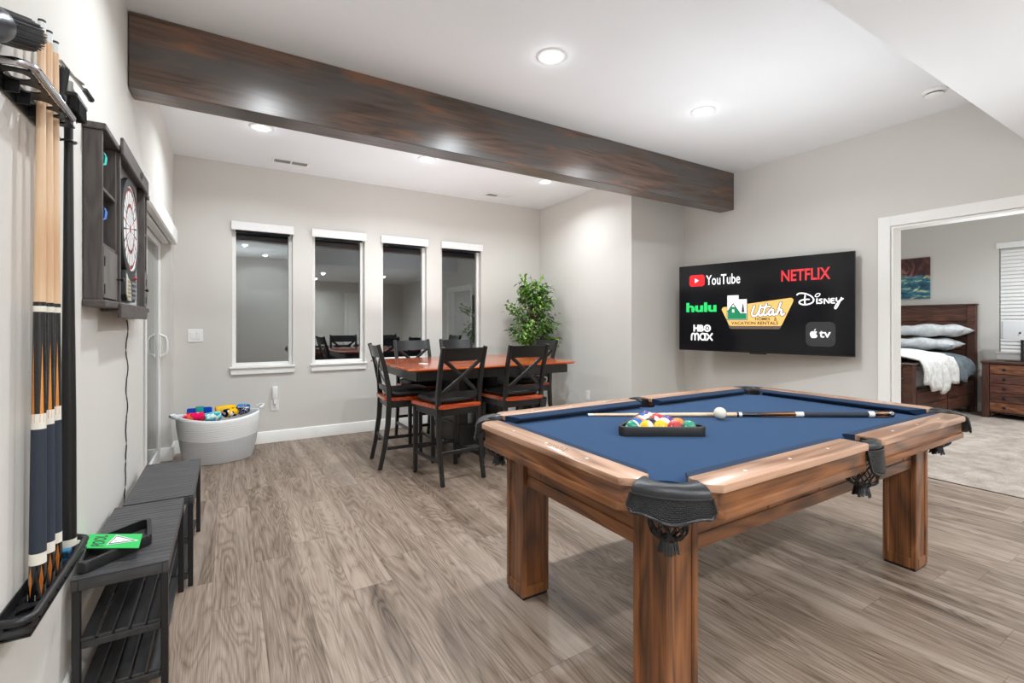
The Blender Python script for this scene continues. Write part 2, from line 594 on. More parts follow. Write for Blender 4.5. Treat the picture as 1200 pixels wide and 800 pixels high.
M_blind = plain('blind_fabric_white', srgb(240, 239, 237), 0.6, bump=0.1, bscale=200)
nm = ['leftmost', 'second from the left', 'third from the left', 'rightmost']
for i, (a, c) in enumerate(WIN):
    t = thing('roller_blind', 'white rolled-up blind cassette above the %s tall window' % nm[i], 'blind', (0, 0, 0), group='blind cassettes over the tall windows')
    b = BM(); box(b, (a - 0.008, YB - 0.042, WZ1 - 0.073), (c + 0.008, YB - 0.001, WZ1 + 0.012), 0.004)
    obj('valance', b, M_blind, t)
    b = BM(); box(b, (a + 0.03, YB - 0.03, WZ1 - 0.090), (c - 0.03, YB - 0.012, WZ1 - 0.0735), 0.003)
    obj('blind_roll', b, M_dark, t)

# patio door ---------------------------------------------------------
dr = sroot('door_1')
b = BM()
xo, xi = XL - 0.129, XL - 0.075
f = 0.03
box(b, (xo, DY0, 0.0), (xi, DY0 + f, DZ), 0.003)
box(b, (xo, DY1 - f, 0.0), (xi, DY1, DZ), 0.003)
box(b, (xo, DY0 + f, DZ - 0.05), (xi, DY1 - f, DZ), 0.003)
box(b, (xo, DY0 + f, 0.0), (xi, DY1 - f, 0.025), 0.003)
obj('door_frame', b, M_whitep, dr)
ym = (DY0 + DY1) / 2
for k, (a, c, x0) in enumerate(((DY0 + f, ym + 0.03, xo + 0.004), (ym - 0.03, DY1 - f - 0.001, xo + 0.028))):
    b = BM()
    s = 0.06
    x1 = x0 + 0.022
    box(b, (x0, a, 0.026), (x1, a + s, DZ - 0.051), 0.003)
    box(b, (x0, c - s, 0.026), (x1, c, DZ - 0.051), 0.003)
    box(b, (x0, a + s, DZ - 0.051 - s), (x1, c - s, DZ - 0.051), 0.003)
    box(b, (x0, a + s, 0.026), (x1, c - s, 0.026 + 0.10), 0.003)
    p = obj('door_panel', b, M_whitep, dr)
    b = BM(); box(b, (x0 + 0.008, a + s - 0.005, 0.12), (x0 + 0.013, c - s + 0.005, DZ - 0.105)); obj('door_pane', b, M_glass, p, ang=0)
# handle on the sliding panel
b = BM()
hx, hy = xo + 0.05, DY1 - f - 0.032
box(b, (hx, hy - 0.022, 0.93), (hx + 0.012, hy + 0.022, 1.15), 0.005)
sweep(b, [(hx + 0.008, hy, 0.945), (hx + 0.045, hy, 0.965), (hx + 0.055, hy, 1.0), (hx + 0.055, hy, 1.08), (hx + 0.045, hy, 1.115), (hx + 0.008, hy, 1.135)], circ(0.011, 8), up=(0, 1, 0))
obj('door_handle', b, M_whitep, dr)
t = thing('roller_blind', 'wide white blind cassette over the sliding patio door', 'blind')
b = BM(); box(b, (XL - 0.07, DY0 - 0.12, 1.955), (XL + 0.028, DY1 - 0.003, 2.018), 0.003)
bmesh.ops.delete(b, geom=[v for v in b.verts], context='VERTS')
prism(b, [(XL + 0.001, 1.955), (XL + 0.035, 1.955), (XL + 0.045, 1.965), (XL + 0.045, 2.085), (XL + 0.04, 2.09), (XL + 0.001, 2.09)], 0, DY1 + 0.06 - (DY0 - 0.25), M=Matrix(((1, 0, 0, 0), (0, 0, 1, DY0 - 0.25), (0, 1, 0, 0), (0, 0, 0, 1))))
obj('valance', b, M_blind, t)
b = BM(); box(b, (XL - 0.07, DY0 + 0.006, 1.95), (XL - 0.012, DY1 - 0.006, 2.015), 0.012); obj('blind_roll', b, M_blind, t)

# bedroom doorway casing ----------------------------------------------
cw = 0.089
b = BM()
for xa, xb in ((XR - 0.018, XR - 0.0005), (XR + 0.1205, XR + 0.138)):
    box(b, (xa, HY1 + 0.004, 0.0), (xb, HY1 + cw, HZ + cw), 0.003)
    box(b, (xa, HY0 - cw, 0.0), (xb, HY0 - 0.004, HZ + cw), 0.003)
    box(b, (xa, HY0 - 0.004, HZ + 0.004), (xb, HY1 + 0.004, HZ + cw), 0.003)
box(b, (XR - 0.012, HY1 - 0.016, 0), (XR + 0.132, HY1 - 0.0005, HZ - 0.016), 0.002)
box(b, (XR - 0.012, HY0 + 0.0005, 0), (XR + 0.132, HY0 + 0.016, HZ - 0.016), 0.002)
box(b, (XR - 0.012, HY0 + 0.0005, HZ - 0.016), (XR + 0.132, HY1 - 0.0005, HZ - 0.0005), 0.002)
struct('trim_2', b, M_white)
# white panel door in the hall behind the camera (seen mirrored in the panes)
d3 = sroot('door_2')
b = BM()
box(b, (3.0, YF + 0.101, 0), (3.85, YF + 0.135, 2.03), 0.003)
for z0, z1 in ((0.25, 0.95), (1.1, 1.85)):
    for x0 in (3.1, 3.48):
        box(b, (x0, YF + 0.125, z0), (x0 + 0.28, YF + 0.141, z1), 0.005)
obj('door_leaf', b, M_white, d3)
b = BM()
box(b, (2.9, YF + 0.101, 0), (2.99, YF + 0.12, 2.12), 0.003)
box(b, (3.86, YF + 0.101, 0), (3.95, YF + 0.12, 2.12), 0.003)
box(b, (2.99, YF + 0.101, 2.035), (3.86, YF + 0.12, 2.12), 0.003)
obj('door_frame', b, M_white, d3)

# bedroom window -----------------------------------------------------
w = sroot('window_5')
b = BM()
x0, x1, fw = XB + 0.05, XB + 0.1, 0.04
box(b, (x0, BWY0, BWZ0), (x1, BWY0 + fw, BWZ1), 0.004)
box(b, (x0, BWY1 - fw, BWZ0), (x1, BWY1, BWZ1), 0.004)
box(b, (x0, BWY0 + fw, BWZ1 - fw), (x1, BWY1 - fw, BWZ1), 0.004)
box(b, (x0, BWY0 + fw, BWZ0), (x1, BWY1 - fw, BWZ0 + fw), 0.004)
obj('window_frame', b, M_whitep, w)
b = BM(); box(b, (x0 + 0.02, BWY0 + fw, BWZ0 + fw), (x0 + 0.026, BWY1 - fw, BWZ1 - fw)); obj('window_pane', b, M_glass, w, ang=0)
b = BM()
box(b, (XB - 0.03, BWY0 - 0.03, BWZ0 - 0.02), (XB - 0.0006, BWY1 + 0.03, BWZ0 + 0.002), 0.004)
box(b, (XB - 0.016, BWY0 - 0.02, BWZ0 - 0.10), (XB - 0.0006, BWY1 + 0.02, BWZ0 - 0.02), 0.003)
obj('window_sill', b, M_white, w)
t = thing('window_blind', 'closed white slatted blind in the bedroom window', 'blind')
b = BM(); box(b, (XB - 0.04, BWY0 - 0.02, BWZ1 - 0.035), (XB - 0.001, BWY1 + 0.02, BWZ1 + 0.045), 0.004); obj('valance', b, M_blind, t)
b = BM()
z = BWZ0 + 0.03
while z < BWZ1 - 0.06:
    bar(b, (XB + 0.022, BWY0 + 0.012, z), (XB + 0.022, BWY1 - 0.012, z), 0.006, 0.056, up=(0.28, 0, 1), bev=0)
    z += 0.05
obj('blind_slats', b, M_blind, t)

LCOL = (0.887, 0.957, 1.0)
# downlights -----------------------------------------------------------
M_emit = NT('downlight_glow')
e = M_emit.n('ShaderNodeEmission', None, Color=(1, 1, 1), Strength=60.0)
M_emit.t.links.new(e.outputs[0], M_emit.out.inputs[0])
M_emit = M_emit.m


def downlight(x, y, z, label, power, group='recessed ceiling downlights', spread=150):
    t = thing('ceiling_downlight', label, 'downlight', (x, y, z), group=group)
    b = BM(); lathe(b, [(0.052, -0.001), (0.052, -0.006), (0.075, -0.008), (0.085, -0.004), (0.085, -0.0008), (0.052, -0.001)], 32); obj('trim_ring', b, M_white, t)
    b = BM(); lathe(b, [(0.0, -0.016), (0.025, -0.0145), (0.043, -0.009), (0.0515, -0.003), (0.0515, -0.001)], 32); obj('lens', b, M_emit, t, ang=0)
    l = bpy.data.lights.new('downlight_lamp', 'AREA')
    l.shape = 'DISK'; l.size = 0.10; l.energy = power; l.color = LCOL; l.spread = R(spread)
    g = bpy.data.lights.new('downlight_halo_fill', 'POINT')  # added point light that makes the halo on the ceiling round the lens
    g.energy = 0.5; g.shadow_soft_size = 0.009; g.color = LCOL
    go = bpy.data.objects.new('downlight_halo_fill', g)
    COL.objects.link(go); go.location = (0, 0, -0.032); go.parent = t
    lo = bpy.data.objects.new('downlight_lamp', l)
    COL.objects.link(lo); lo.location = (0, 0, -0.02); lo.parent = t
    return t


PW = 19
downlight(1.664, 2.30, H, 'round lit downlight in the front ceiling, nearer the photo centre', PW)
downlight(3.074, 2.30, H, 'round lit downlight in the front ceiling toward the TV wall', PW)
downlight(0.234, 2.30, H, 'round lit downlight in the front ceiling by the cue rack wall', PW * 0.8)
downlight(0.234, 4.36, H, 'round lit downlight behind the beam, leftmost of the three', PW * 0.8)
downlight(1.660, 4.36, H, 'round lit downlight behind the beam, middle of the three', PW)
downlight(3.070, 4.36, H, 'round lit downlight behind the beam, rightmost of the three', PW * 0.7)
downlight(0.30, 0.10, H, 'round lit downlight above the cue rack end of the room', PW * 0.85)
downlight(0.75, -1.30, H, 'round lit downlight by the front wall', PW)
downlight(1.95, -0.85, SOF_Z, 'round lit downlight in the soffit, near its left end', PW * 1.6)
downlight(3.43, -0.9, SOF_Z, 'round lit downlight in the soffit, near the bedroom door', PW * 1.6)
downlight(2.0, -2.35, SOF_Z, 'round lit downlight in the soffit hall', PW * 1.6)
downlight(6.3, 2.6, H, 'round lit downlight in the bedroom, over the bed', PW * 1.6)
downlight(6.3, 0.2, H, 'round lit downlight in the bedroom, by the doorway', PW * 1.6)
downlight(8.0, 0.8, H, 'round lit downlight in the bedroom, before the window', PW * 1.6)

# ceiling vents and smoke detector
for x, lab in ((0.538, 'white slotted ceiling vent above the leftmost window'), (2.895, 'white slotted ceiling vent above the rightmost window')):
    t = thing('ceiling_vent', lab, 'vent', (x, 5.148, H), group='ceiling vents along the window wall')
    b = BM()
    w2, d2, fr = 0.17, 0.075, 0.022
    box(b, (-w2, -d2, -0.008), (w2, -d2 + fr, -0.0008), 0.002)
    box(b, (-w2, d2 - fr, -0.008), (w2, d2, -0.0008), 0.002)
    box(b, (-w2, -d2 + fr, -0.008), (-w2 + fr, d2 - fr, -0.0008), 0.002)
    box(b, (w2 - fr, -d2 + fr, -0.008), (w2, d2 - fr, -0.0008), 0.002)
    box(b, (-0.006, -d2 + fr, -0.008), (0.006, d2 - fr, -0.0008), 0.001)
    obj('vent_frame', b, M_white, t)
    b = BM(); box(b, (-w2 + fr, -d2 + fr, -0.002), (w2 - fr, d2 - fr, -0.0006)); obj('backing', b, M_dark, t)
    b = BM()
    k = -w2 + fr + 0.008
    while k < w2 - fr:
        s = 1 if k < 0 else -1
        bar(b, (k, -d2 + fr, -0.005), (k, d2 - fr, -0.005), 0.002, 0.006, up=(0.8 * s, 0, 1), bev=0)
        k += 0.0125
    obj('louver', b, M_white, t)
t = thing('smoke_detector', 'round white smoke detector on the ceiling near the soffit', 'smoke detector', (4.168, 1.273, H))
b = BM(); lathe(b, [(0, -0.045), (0.035, -0.045), (0.05, -0.038), (0.052, -0.030)], 32); obj('cap', b, M_whitep, t)
b = BM(); lathe(b, [(0.046, -0.032), (0.046, -0.022)], 32); obj('grille', b, M_greymet, t)
b = BM(); lathe(b, [(0.0, -0.022), (0.060, -0.022), (0.068, -0.012), (0.068, -0.001), (0.0, -0.001)], 32); obj('base', b, M_whitep, t)

# switch plate & outlets
t = thing('light_switch', 'white double rocker light switch on the back wall left of the windows', 'light switch', (-0.268, YB, 1.118))
b = BM(); box(b, (-0.062, -0.007, -0.062), (0.062, -0.0008, 0.062), 0.003); obj('plate', b, M_whitep, t)
for s in (-1, 1):
    b = BM(); box(b, (s * 0.024 - 0.017, -0.011, -0.034), (s * 0.024 + 0.017, -0.006, 0.034), 0.002); obj('rocker', b, M_whitep, t)
M_slot = plain('outlet_slot', srgb(60, 60, 60), 0.5)


def outlet(name, label, loc, rz):
    t = thing(name, label, 'outlet', loc, rz)
    b = BM(); box(b, (-0.037, -0.006, -0.058), (0.037, -0.0008, 0.058), 0.003); obj('plate', b, M_whitep, t)
    for s in (-1, 1):
        b = BM(); prism(b, [(0.016 * math.cos(a), s * 0.022 + 0.014 * math.sin(a)) for a in [2 * PI * k / 12 for k in range(12)]], 0.006, 0.0085, M=Matrix.Rotation(PI / 2, 4, 'X'))
        so = obj('socket', b, M_whitep, t)
        b = BM()
        for q in (-0.006, 0.006):
            box(b, (q - 0.001, -0.0092, s * 0.022 - 0.004), (q + 0.001, -0.0086, s * 0.022 + 0.006))
        obj('slot', b, M_slot, so)
    return t


outlet('wall_outlet', 'white wall outlet under the leftmost window with a plug-in device', (0.419, YB, 0.385), 0)
outlet('wall_outlet', 'white wall outlet low on the side wall behind the pool table', (X2, 4.44, 0.36), -PI / 2)
t = thing('plug_in_outlet_device', 'slim white plug-in device standing above the outlet under the leftmost window', 'plug-in device', (0.419, YB, 0.41))
b = BM(); box(b, (-0.024, -0.036, 0.04), (0.024, -0.003, 0.17), 0.006, seg=2); obj('body', b, M_whitep, t)
b = BM(); box(b, (-0.014, -0.038, -0.012), (0.014, -0.0098, 0.0395), 0.004); obj('plug', b, M_whitep, t)
# ================================================================= POOL TABLE
PDK, PMD, PLT = srgb(72, 43, 24), srgb(120, 74, 42), srgb(156, 101, 60)
TDK, TMD, TLT = srgb(128, 90, 66), srgb(180, 140, 114), srgb(200, 160, 134)  # rail tops paler: the ceiling's gloss is painted into the wood colour
pw = {a: wood('stained_alder_' + a, PDK, PMD, PLT, a, 0.95, 7.5, 0.36, 0.25, seed=i * 3.3 + 1, knots=0.55) for i, a in enumerate('xyz')}
pt = {a: wood('alder_cap_painted_sheen_' + a, TDK, TMD, TLT, a, 1.0, 6.0, 0.34, 0.3, seed=i * 2.1 + 4, knots=0.7, fine=0.25) for i, a in enumerate('xy')}
M_pearl = plain('pearl_sight', srgb(240, 238, 232), 0.3)
M_etch = plain('etched_mark', srgb(96, 66, 50), 0.7)


def felt_mat(name, col):
    n = NT(name)
    v = n.coords()
    a = n.noise(v, 260, 3, 0.7)
    c = n.mix(a, tuple(x * 0.8 for x in col), tuple(min(1, x * 1.2) for x in col))
    return n.bsdf(Base_Color=c, Roughness=0.95, Specular_IOR_Level=0.12, Sheen_Weight=0.1, Sheen_Roughness=0.5, Sheen_Tint=(0.6, 0.75, 1, 1), Normal=n.bump(a, 0.15, 0.001))


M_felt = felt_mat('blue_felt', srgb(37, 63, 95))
M_felt2 = felt_mat('cushion_shaded_felt', srgb(26, 44, 68))  # bed felt darkened: shadow on the cushion faces put into the colour


def weave_mat():
    n = NT('woven_black_leather')
    v = n.coords('UV')
    w1 = n.n('ShaderNodeTexBrick', None, Vector=v, Scale=1.0, Mortar_Size=0.16, Brick_Width=1.0, Row_Height=0.5, Color1=(1, 1, 1, 1), Color2=(0.9, 0.9, 0.9, 1), Mortar=(0, 0, 0, 1))
    w1.inputs['Mortar Smooth'].default_value = 1.0
    c = n.mix(w1.outputs[0], srgb(10, 10, 11), srgb(38, 38, 41))
    return n.bsdf(Base_Color=c, Roughness=0.42, Normal=n.bump(w1.outputs[0], 0.9, 0.004))


M_weave = weave_mat()

pool = thing('pool_table', 'wooden pool table with blue felt and black leather pockets', 'pool table', (2.09, 1.4325, 0))
pa, pb, RZ, BZ = 1.125, 0.6275, 0.79, 0.753

# legs
lx, ly, lw = 0.97, 0.4725, 0.142
for sx in (-1, 1):
    for sy in (-1, 1):
        b = BM()
        xo, yo = sx * lx, sy * ly
        x0, x1 = sorted((xo, xo - sx * lw))
        y0, y1 = sorted((yo, yo - sy * lw))
        i = 0.006
        box(b, (x0 + i, y0 + i, 0.012), (x1 - i, y1 - i, 0.69), 0.001)
        e = 0.026
        # corner posts and cross pieces leave a shallow panel on every face
        for ax in (x0, x1 - e):
            for ay in (y0, y1 - e):
                box(b, (ax, ay, 0.012), (ax + e, ay + e, 0.69), 0.0035)
        for z0, z1 in ((0.012, 0.062), (0.64, 0.69)):
            box(b, (x0 + e - 0.002, y0, z0), (x1 - e + 0.002, y1, z1), 0.002)
            box(b, (x0, y0 + e - 0.002, z0), (x1, y1 - e + 0.002, z1), 0.002)
        lg = obj('leg', b, pw['z'], pool)
        b = BM(); box(b, (x0 + 0.005, y0 + 0.005, 0.0), (x1 - 0.005, y1 - 0.005, 0.0115), 0.002); obj('foot_pad', b, M_black, lg)

# aprons between the legs, with framed panels
for s in (-1, 1):
    b = BM()
    y0, y1 = sorted((s * (ly - 0.025), s * (ly - 0.052)))
    X = lx - lw
    yo = s * (ly - 0.020)
    yi = s * (ly - 0.040)
    ya, yb_ = sorted((yo, yi))
    box(b, (-X, y0, 0.520), (X, y1, 0.70))
    box(b, (-X, ya, 0.512), (X, yb_, 0.562), 0.003)
    box(b, (-X, ya, 0.672), (X, yb_, 0.70), 0.003)
    for c, w in ((-X + 0.045, 0.09), (-0.36, 0.10), (0.36, 0.10), (0.0, 0.10), (X - 0.045, 0.09)):
        box(b, (c - w / 2, ya, 0.5625), (c + w / 2, yb_, 0.6715), 0.003)
    obj('apron', b, pw['x'], pool)
    b = BM()
    x0, x1 = sorted((s * (lx - 0.025), s * (lx - 0.052)))
    Y = ly - lw
    xa, xb = sorted((s * (lx - 0.020), s * (lx - 0.040)))
    box(b, (x0, -Y, 0.520), (x1, Y, 0.70))
    box(b, (xa, -Y, 0.512), (xb, Y, 0.562), 0.003)
    box(b, (xa, -Y, 0.672), (xb, Y, 0.70), 0.003)
    for c, w in ((-Y + 0.05, 0.10), (Y - 0.05, 0.10)):
        box(b, (xa, c - w / 2, 0.5625), (xb, c + w / 2, 0.6715), 0.003)
    obj('apron', b, pw['y'], pool)


# playing bed with pocket cut-outs
def bed_poly():
    P = []
    hx, hy, r = 1.005, 0.505, 0.060
    cx, cy = 0.982, 0.4845

    def arc(c, a0, a1, n=12):
        return [(c[0] + r * math.cos(R(a0 + (a1 - a0) * k / n)), c[1] + r * math.sin(R(a0 + (a1 - a0) * k / n))) for k in range(n + 1)]
    P += arc((-cx, -cy), 112, -22)
    P += arc((0, -hy - 0.022), 159, 21)
    P += arc((cx, -cy), 202, 68)
    P += arc((cx, cy), -68, -202)
    P += arc((0, hy + 0.022), -21, -159)
    P += arc((-cx, cy), 22, -112)
    return P


b = BM(); prism(b, bed_poly(), 0.715, BZ); obj('playing_bed', b, M_felt, pool, ang=20)


# rails: local frame (s along, w inward) -> table coordinates
def rail(axis, side, s0, s1, e0, e1, etch=False):
    """axis 'x' rail along x at y=side*pb ; 'y' along y at x=side*pa. e0/e1 = end kind 'c' corner or 'm' middle."""
    def T(s, w, z):
        return Vector((s, side * (pb - w), z)) if axis == 'x' else Vector((side * (pa - w), s, z))

    def ends(kind, inset):
        if kind == 'c':
            return [(0.0, 0.036 + inset), (0.034, 0.0 + inset), (0.07, 0.002 + inset), (0.10, 0.012 + inset)]
        return [(0.0, 0.014 + inset), (0.010, 0.0 + inset), (0.07, 0.0 + inset), (0.10, 0.004 + inset)]

    def poly(inset, win):
        A = [(s0 + d, max(w, win)) for w, d in ends(e0, inset)]
        B = [(s1 - d, max(w, win)) for w, d in ends(e1, inset)]
        return A + B[::-1]

    def slab(b, pl, z0, z1, mi, bev=0.0):
        t = BM()
        lo = [t.verts.new(T(s, w, z0)) for s, w in pl]
        hi = [t.verts.new(T(s, w, z1)) for s, w in pl]
        n = len(pl)
        t.faces.new(lo)
        t.faces.new(hi)
        for i in range(n):
            t.faces.new((lo[i], lo[(i + 1) % n], hi[(i + 1) % n], hi[i]))
        bmesh.ops.recalc_face_normals(t, faces=t.faces[:])
        if bev:
            bmesh.ops.bevel(t, geom=[e for e in t.edges if e.calc_face_angle(0) > 0.5], offset=bev, segments=2, profile=0.6, affect='EDGES')
        merge(b, t, None, mi)
    b = BM()
    slab(b, poly(0.0, 0.0), RZ - 0.023, RZ, 1, 0.003)
    slab(b, poly(0.012, 0.012), 0.7155, RZ - 0.0232, 0, 0.0)
    slab(b, poly(0.012, 0.003), 0.690, 0.7153, 0, 0.004)
    # sights
    L = s1 - s0
    for k in (1, 2, 3):
        s = s0 + L * k / 4 if e0 == 'c' and e1 == 'c' else (s0 + s1) / 2 + (k - 2) * L * 0.27
        w = 0.048
        c = [T(s + 0.006 * math.cos(2 * PI * i / 12), w + 0.006 * math.sin(2 * PI * i / 12), RZ + 0.0006) for i in range(12)]
        f = b.faces.new([b.verts.new(p) for p in c]); f.material_index = 2
    if etch:
        for i in range(9):
            s = (s0 + s1) / 2 - 0.055 + i * 0.0135 - 0.07
            for w0, w1 in ((0.03 + 0.012 * abs(math.sin(i)), 0.044), (0.05, 0.07 - 0.012 * abs(math.cos(i * 1.7)))):
                q = [T(s, w0, RZ + 0.0006), T(s + 0.004, w0, RZ + 0.0006), T(s + 0.011, w1, RZ + 0.0006), T(s + 0.006, w1, RZ + 0.0006)]
                f = b.faces.new([b.verts.new(p) for p in q]); f.material_index = 3
    ro = obj('rail', b, [pw[axis], pt[axis], M_pearl, M_etch], pool)
    # cushion
    prof = [(0.1005, RZ - 0.0015), (0.135, RZ - 0.006), (0.152, RZ - 0.010), (0.155, RZ - 0.014), (0.150, RZ - 0.022), (0.128, BZ + 0.0005), (0.1005, BZ + 0.0005)]

    def se(kind, w):
        return (0.014 + (w - 0.10) * 1.0) if kind == 'c' else (0.006 + (w - 0.10) * 0.35)
    b = BM()
    r0 = [b.verts.new(T(s0 + se(e0, w), w, z)) for w, z in prof]
    r1 = [b.verts.new(T(s1 - se(e1, w), w, z)) for w, z in prof]
    n = len(prof)
    for i in range(n):
        b.faces.new((r0[i], r0[(i + 1) % n], r1[(i + 1) % n], r1[i]))
    b.faces.new(r0)
    b.faces.new(r1)
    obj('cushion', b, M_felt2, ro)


ce = 0.165
for sd in (-1, 1):
    rail('x', sd, -pa + ce, -0.056, 'c', 'm')
    rail('x', sd, 0.056, pa - ce, 'm', 'c')
rail('y', -1, -pb + ce, pb - ce, 'c', 'c', etch=True)
rail('y', 1, -pb + ce, pb - ce, 'c', 'c')


def pocket(cx, cy, ang, kind):
    """Leather pocket centred at (cx,cy), opening outward along ang."""
    corner = kind == 'c'
    ro, ri = (0.102, 0.060) if corner else (0.096, 0.056)
    T = R(84) if corner else R(36)
    Ts = R(31) if corner else R(36)
    rs = 0.213 if corner else 0.106

    def P(r, t, z):
        return Vector((cx + r * math.cos(ang + t), cy + r * math.sin(ang + t), z))
    # collar
    b = BM()
    prof = [(ri, RZ - 0.030), (ri, RZ - 0.006), (ri + 0.005, RZ - 0.001), (ri + 0.014, RZ + 0.003), (ro - 0.012, RZ + 0.001), (ro, RZ - 0.006), (ro + 0.006, RZ - 0.017), (ro + 0.006, RZ - 0.024), (ri + 0.01, RZ - 0.034)]
    N = 28
    if corner:
        prof = [(0, RZ - 0.030), (0, RZ - 0.006), (0.1, RZ - 0.001), (0.28, RZ + 0.003), (0.72, RZ + 0.001), (0.9, RZ - 0.006), (1.0, RZ - 0.016), (1.0, RZ - 0.0275), (0.2, RZ - 0.034)]

        def CP(k, s, z):
            a = P(ri, s * T, z)
            to = s * R(50)
            ro_ = -0.10 * math.cos(to) + math.sqrt(0.215 ** 2 - (0.10 * math.sin(to)) ** 2)
            return a.lerp(P(ro_, to, z), k)
        rings = [[b.verts.new(CP(k, -1 + 2 * i / N, z)) for k, z in prof] for i in range(N + 1)]
    else:
        rings = [[b.verts.new(P(r, -T + 2 * T * i / N, z)) for r, z in prof] for i in range(N + 1)]
    m = len(prof)
    for i in range(N):
        for j in range(m):
            b.faces.new((rings[i][j], rings[i][(j + 1) % m], rings[i + 1][(j + 1) % m], rings[i + 1][j]))
    b.faces.new(rings[0][::-1]); b.faces.new(rings[-1])
    pk = obj('pocket', b, M_leath, pool, ang=50)
    # liner (sides of the hole)
    b = BM()
    grid(b, 32, 3, lambda u, v: P(0.0595 - 0.004 * v, 2 * PI * u, BZ - 0.004 - 0.055 * v), wrap=True)
    T2 = R(100) if corner else R(75)
    grid(b, 24, 3, lambda u, v: P(ri + 0.0005, -T2 + 2 * T2 * u, RZ - 0.006 - 0.055 * v))
    obj('liner', b, M_leath, pk)
    # woven shield
    ccx, ccy = (cx - 0.10 * math.cos(ang), cy - 0.10 * math.sin(ang)) if corner else (cx, cy)

    def Q(r, t, z):
        return Vector((ccx + r * math.cos(ang + t), ccy + r * math.sin(ang + t), z))
    b = BM()
    zt = RZ - 0.026

    def zb(u):
        a = abs(2 * u - 1)
        if corner:
            return 0.694 + 0.018 * (0.5 - 0.5 * math.cos(PI * min(1, a * 1.45))) - 0.006 * max(0, (a - 0.69) / 0.31) + 0.020 * max(0, (a - 0.84) / 0.16) ** 2
        return 0.668 + 0.018 * a ** 2
    uvl = b.loops.layers.uv.new('UVMap')

    def rsh(v):
        return rs + (0.006 if corner else 0.002) * v ** 1.3

    def tsh(u, v):
        return (2 * u - 1) * Ts * ((0.96 + 0.07 * v) if corner else (1.0 - 0.25 * v))
    nu, nv = 30, 8
    vs = [[b.verts.new(Q(rsh(j / (nv - 1)), tsh(i / (nu - 1), j / (nv - 1)), zt + (zb(i / (nu - 1)) - zt) * j / (nv - 1))) for j in range(nv)] for i in range(nu)]
    for i in range(nu - 1):
        for j in range(nv - 1):
            f = b.faces.new((vs[i][j], vs[i + 1][j], vs[i + 1][j + 1], vs[i][j + 1]))
            for lp, (a, c) in zip(f.loops, ((i, j), (i + 1, j), (i + 1, j + 1), (i, j + 1))):
                lp[uvl].uv = (a / (nu - 1) * (20 if corner else 9), c / (nv - 1) * 6)
    sh = obj('shield', b, M_weave, pk, ang=60)
    sol = sh.modifiers.new('thickness', 'SOLIDIFY'); sol.thickness = 0.005; sol.offset = 0
    b = BM()
    edge = [Q(rsh(1) + 0.001, tsh(i / 40, 1), zb(i / 40)) for i in range(41)]
    tube(b, [Q(rs + 0.001, tsh(0, 0), zt)] + edge + [Q(rs + 0.001, tsh(1, 0), zt)], 0.0048, 6)
    tube(b, [Q(rs + 0.002, tsh(i / 24, 0), zt - 0.003) for i in range(25)], 0.0032, 6)
    obj('piping', b, M_leath, pk, ang=60)
    # net bag
    b = BM()
    off = Vector((math.cos(ang), math.sin(ang), 0)) * (0.012 if corner else 0.042)

    def rn(v):
        return 0.056 - 0.010 * v ** 2 - 0.022 * max(0, (v - 0.72) / 0.28) ** 2
    z0, z1 = 0.700, 0.612
    ns = 9
    for k in range(ns):
        for d in (-1, 1):
            pts = []
            for j in range(9):
                v = j / 8
                t = 2 * PI * k / ns + d * v * 2 * PI / ns * 1.5
                pts.append(P(rn(v) + d * 0.0012, t, z0 + (z1 - z0) * v) + off)
            sweep(b, pts, circ(0.0042, 6, 0.0024), up=(0, 0, 1))
    obj('net', b, M_leath, pk, ang=60)
    b = BM()
    for k in range(16):
        t = 2 * PI * k / 16
        sweep(b, [p + off for p in (P(0.014, t, 0.618), P(0.022, t, 0.604), P(0.025, t + 0.1, 0.588), P(0.029, t + 0.15, 0.572 + 0.004 * (k % 3)))], circ(0.0058, 5, 0.003))
    tube(b, [P(0.022, 2 * PI * i / 16, 0.614) + off for i in range(16)], 0.005, 6, closed=True)
    obj('tassel', b, M_leath, pk, ang=60)


pc = (pa - 0.137, pb - 0.137)
for sx in (-1, 1):
    for sy in (-1, 1):
        pocket(sx * pc[0], sy * pc[1], math.atan2(sy, sx), 'c')
for sy in (-1, 1):
    pocket(0, sy * (pb - 0.094), PI / 2 * sy, 'm')

# ------------------------------------------------------------ balls, triangle
BR = 0.0305


def ball_mat(name, col, stripe, spots=True):
    n = NT(name)
    v = n.coords()
    iv = srgb(240, 236, 224)
    c = tuple(col)
    if stripe:
        sx = n.n('ShaderNodeSeparateXYZ', None, Vector=v)
        st = n.math('LESS_THAN', n.math('ABSOLUTE', sx.outputs[2]), BR * 0.58)
        c = n.mix(st, iv, c)
    if spots:
        vo = n.n('ShaderNodeTexVoronoi', None, Vector=v, Scale=62.0, Randomness=0.15).outputs[0]
        c = n.mix(n.math('LESS_THAN', vo, 0.16), c, srgb(250, 248, 240))
    return n.bsdf(Base_Color=c, Roughness=0.12, Coat_Weight=0.6, Coat_Roughness=0.04)


BC = dict(yellow=srgb(246, 186, 10), blue=srgb(22, 92, 176), red=srgb(206, 40, 42), purple=srgb(86, 44, 130), orange=srgb(236, 126, 36), green=srgb(8, 136, 106), maroon=srgb(176, 34, 38), black=srgb(18, 18, 18), white=srgb(238, 232, 214))
# triangle placed from its two front corners on the cloth
tl, tr = Vector((1.428, 1.477, 0)), Vector((1.746, 1.282, 0))
ex = (tr - tl).normalized()
ey = Vector((-ex.y, ex.x, 0))
mid = (tl + tr) / 2
TS = (tr - tl).length
trz = math.atan2(ex.y, ex.x)
rk = thing('triangle_rack', 'black triangle rack around the pool balls on the blue felt', 'ball rack', (mid.x, mid.y, BZ + 0.0005), trz)


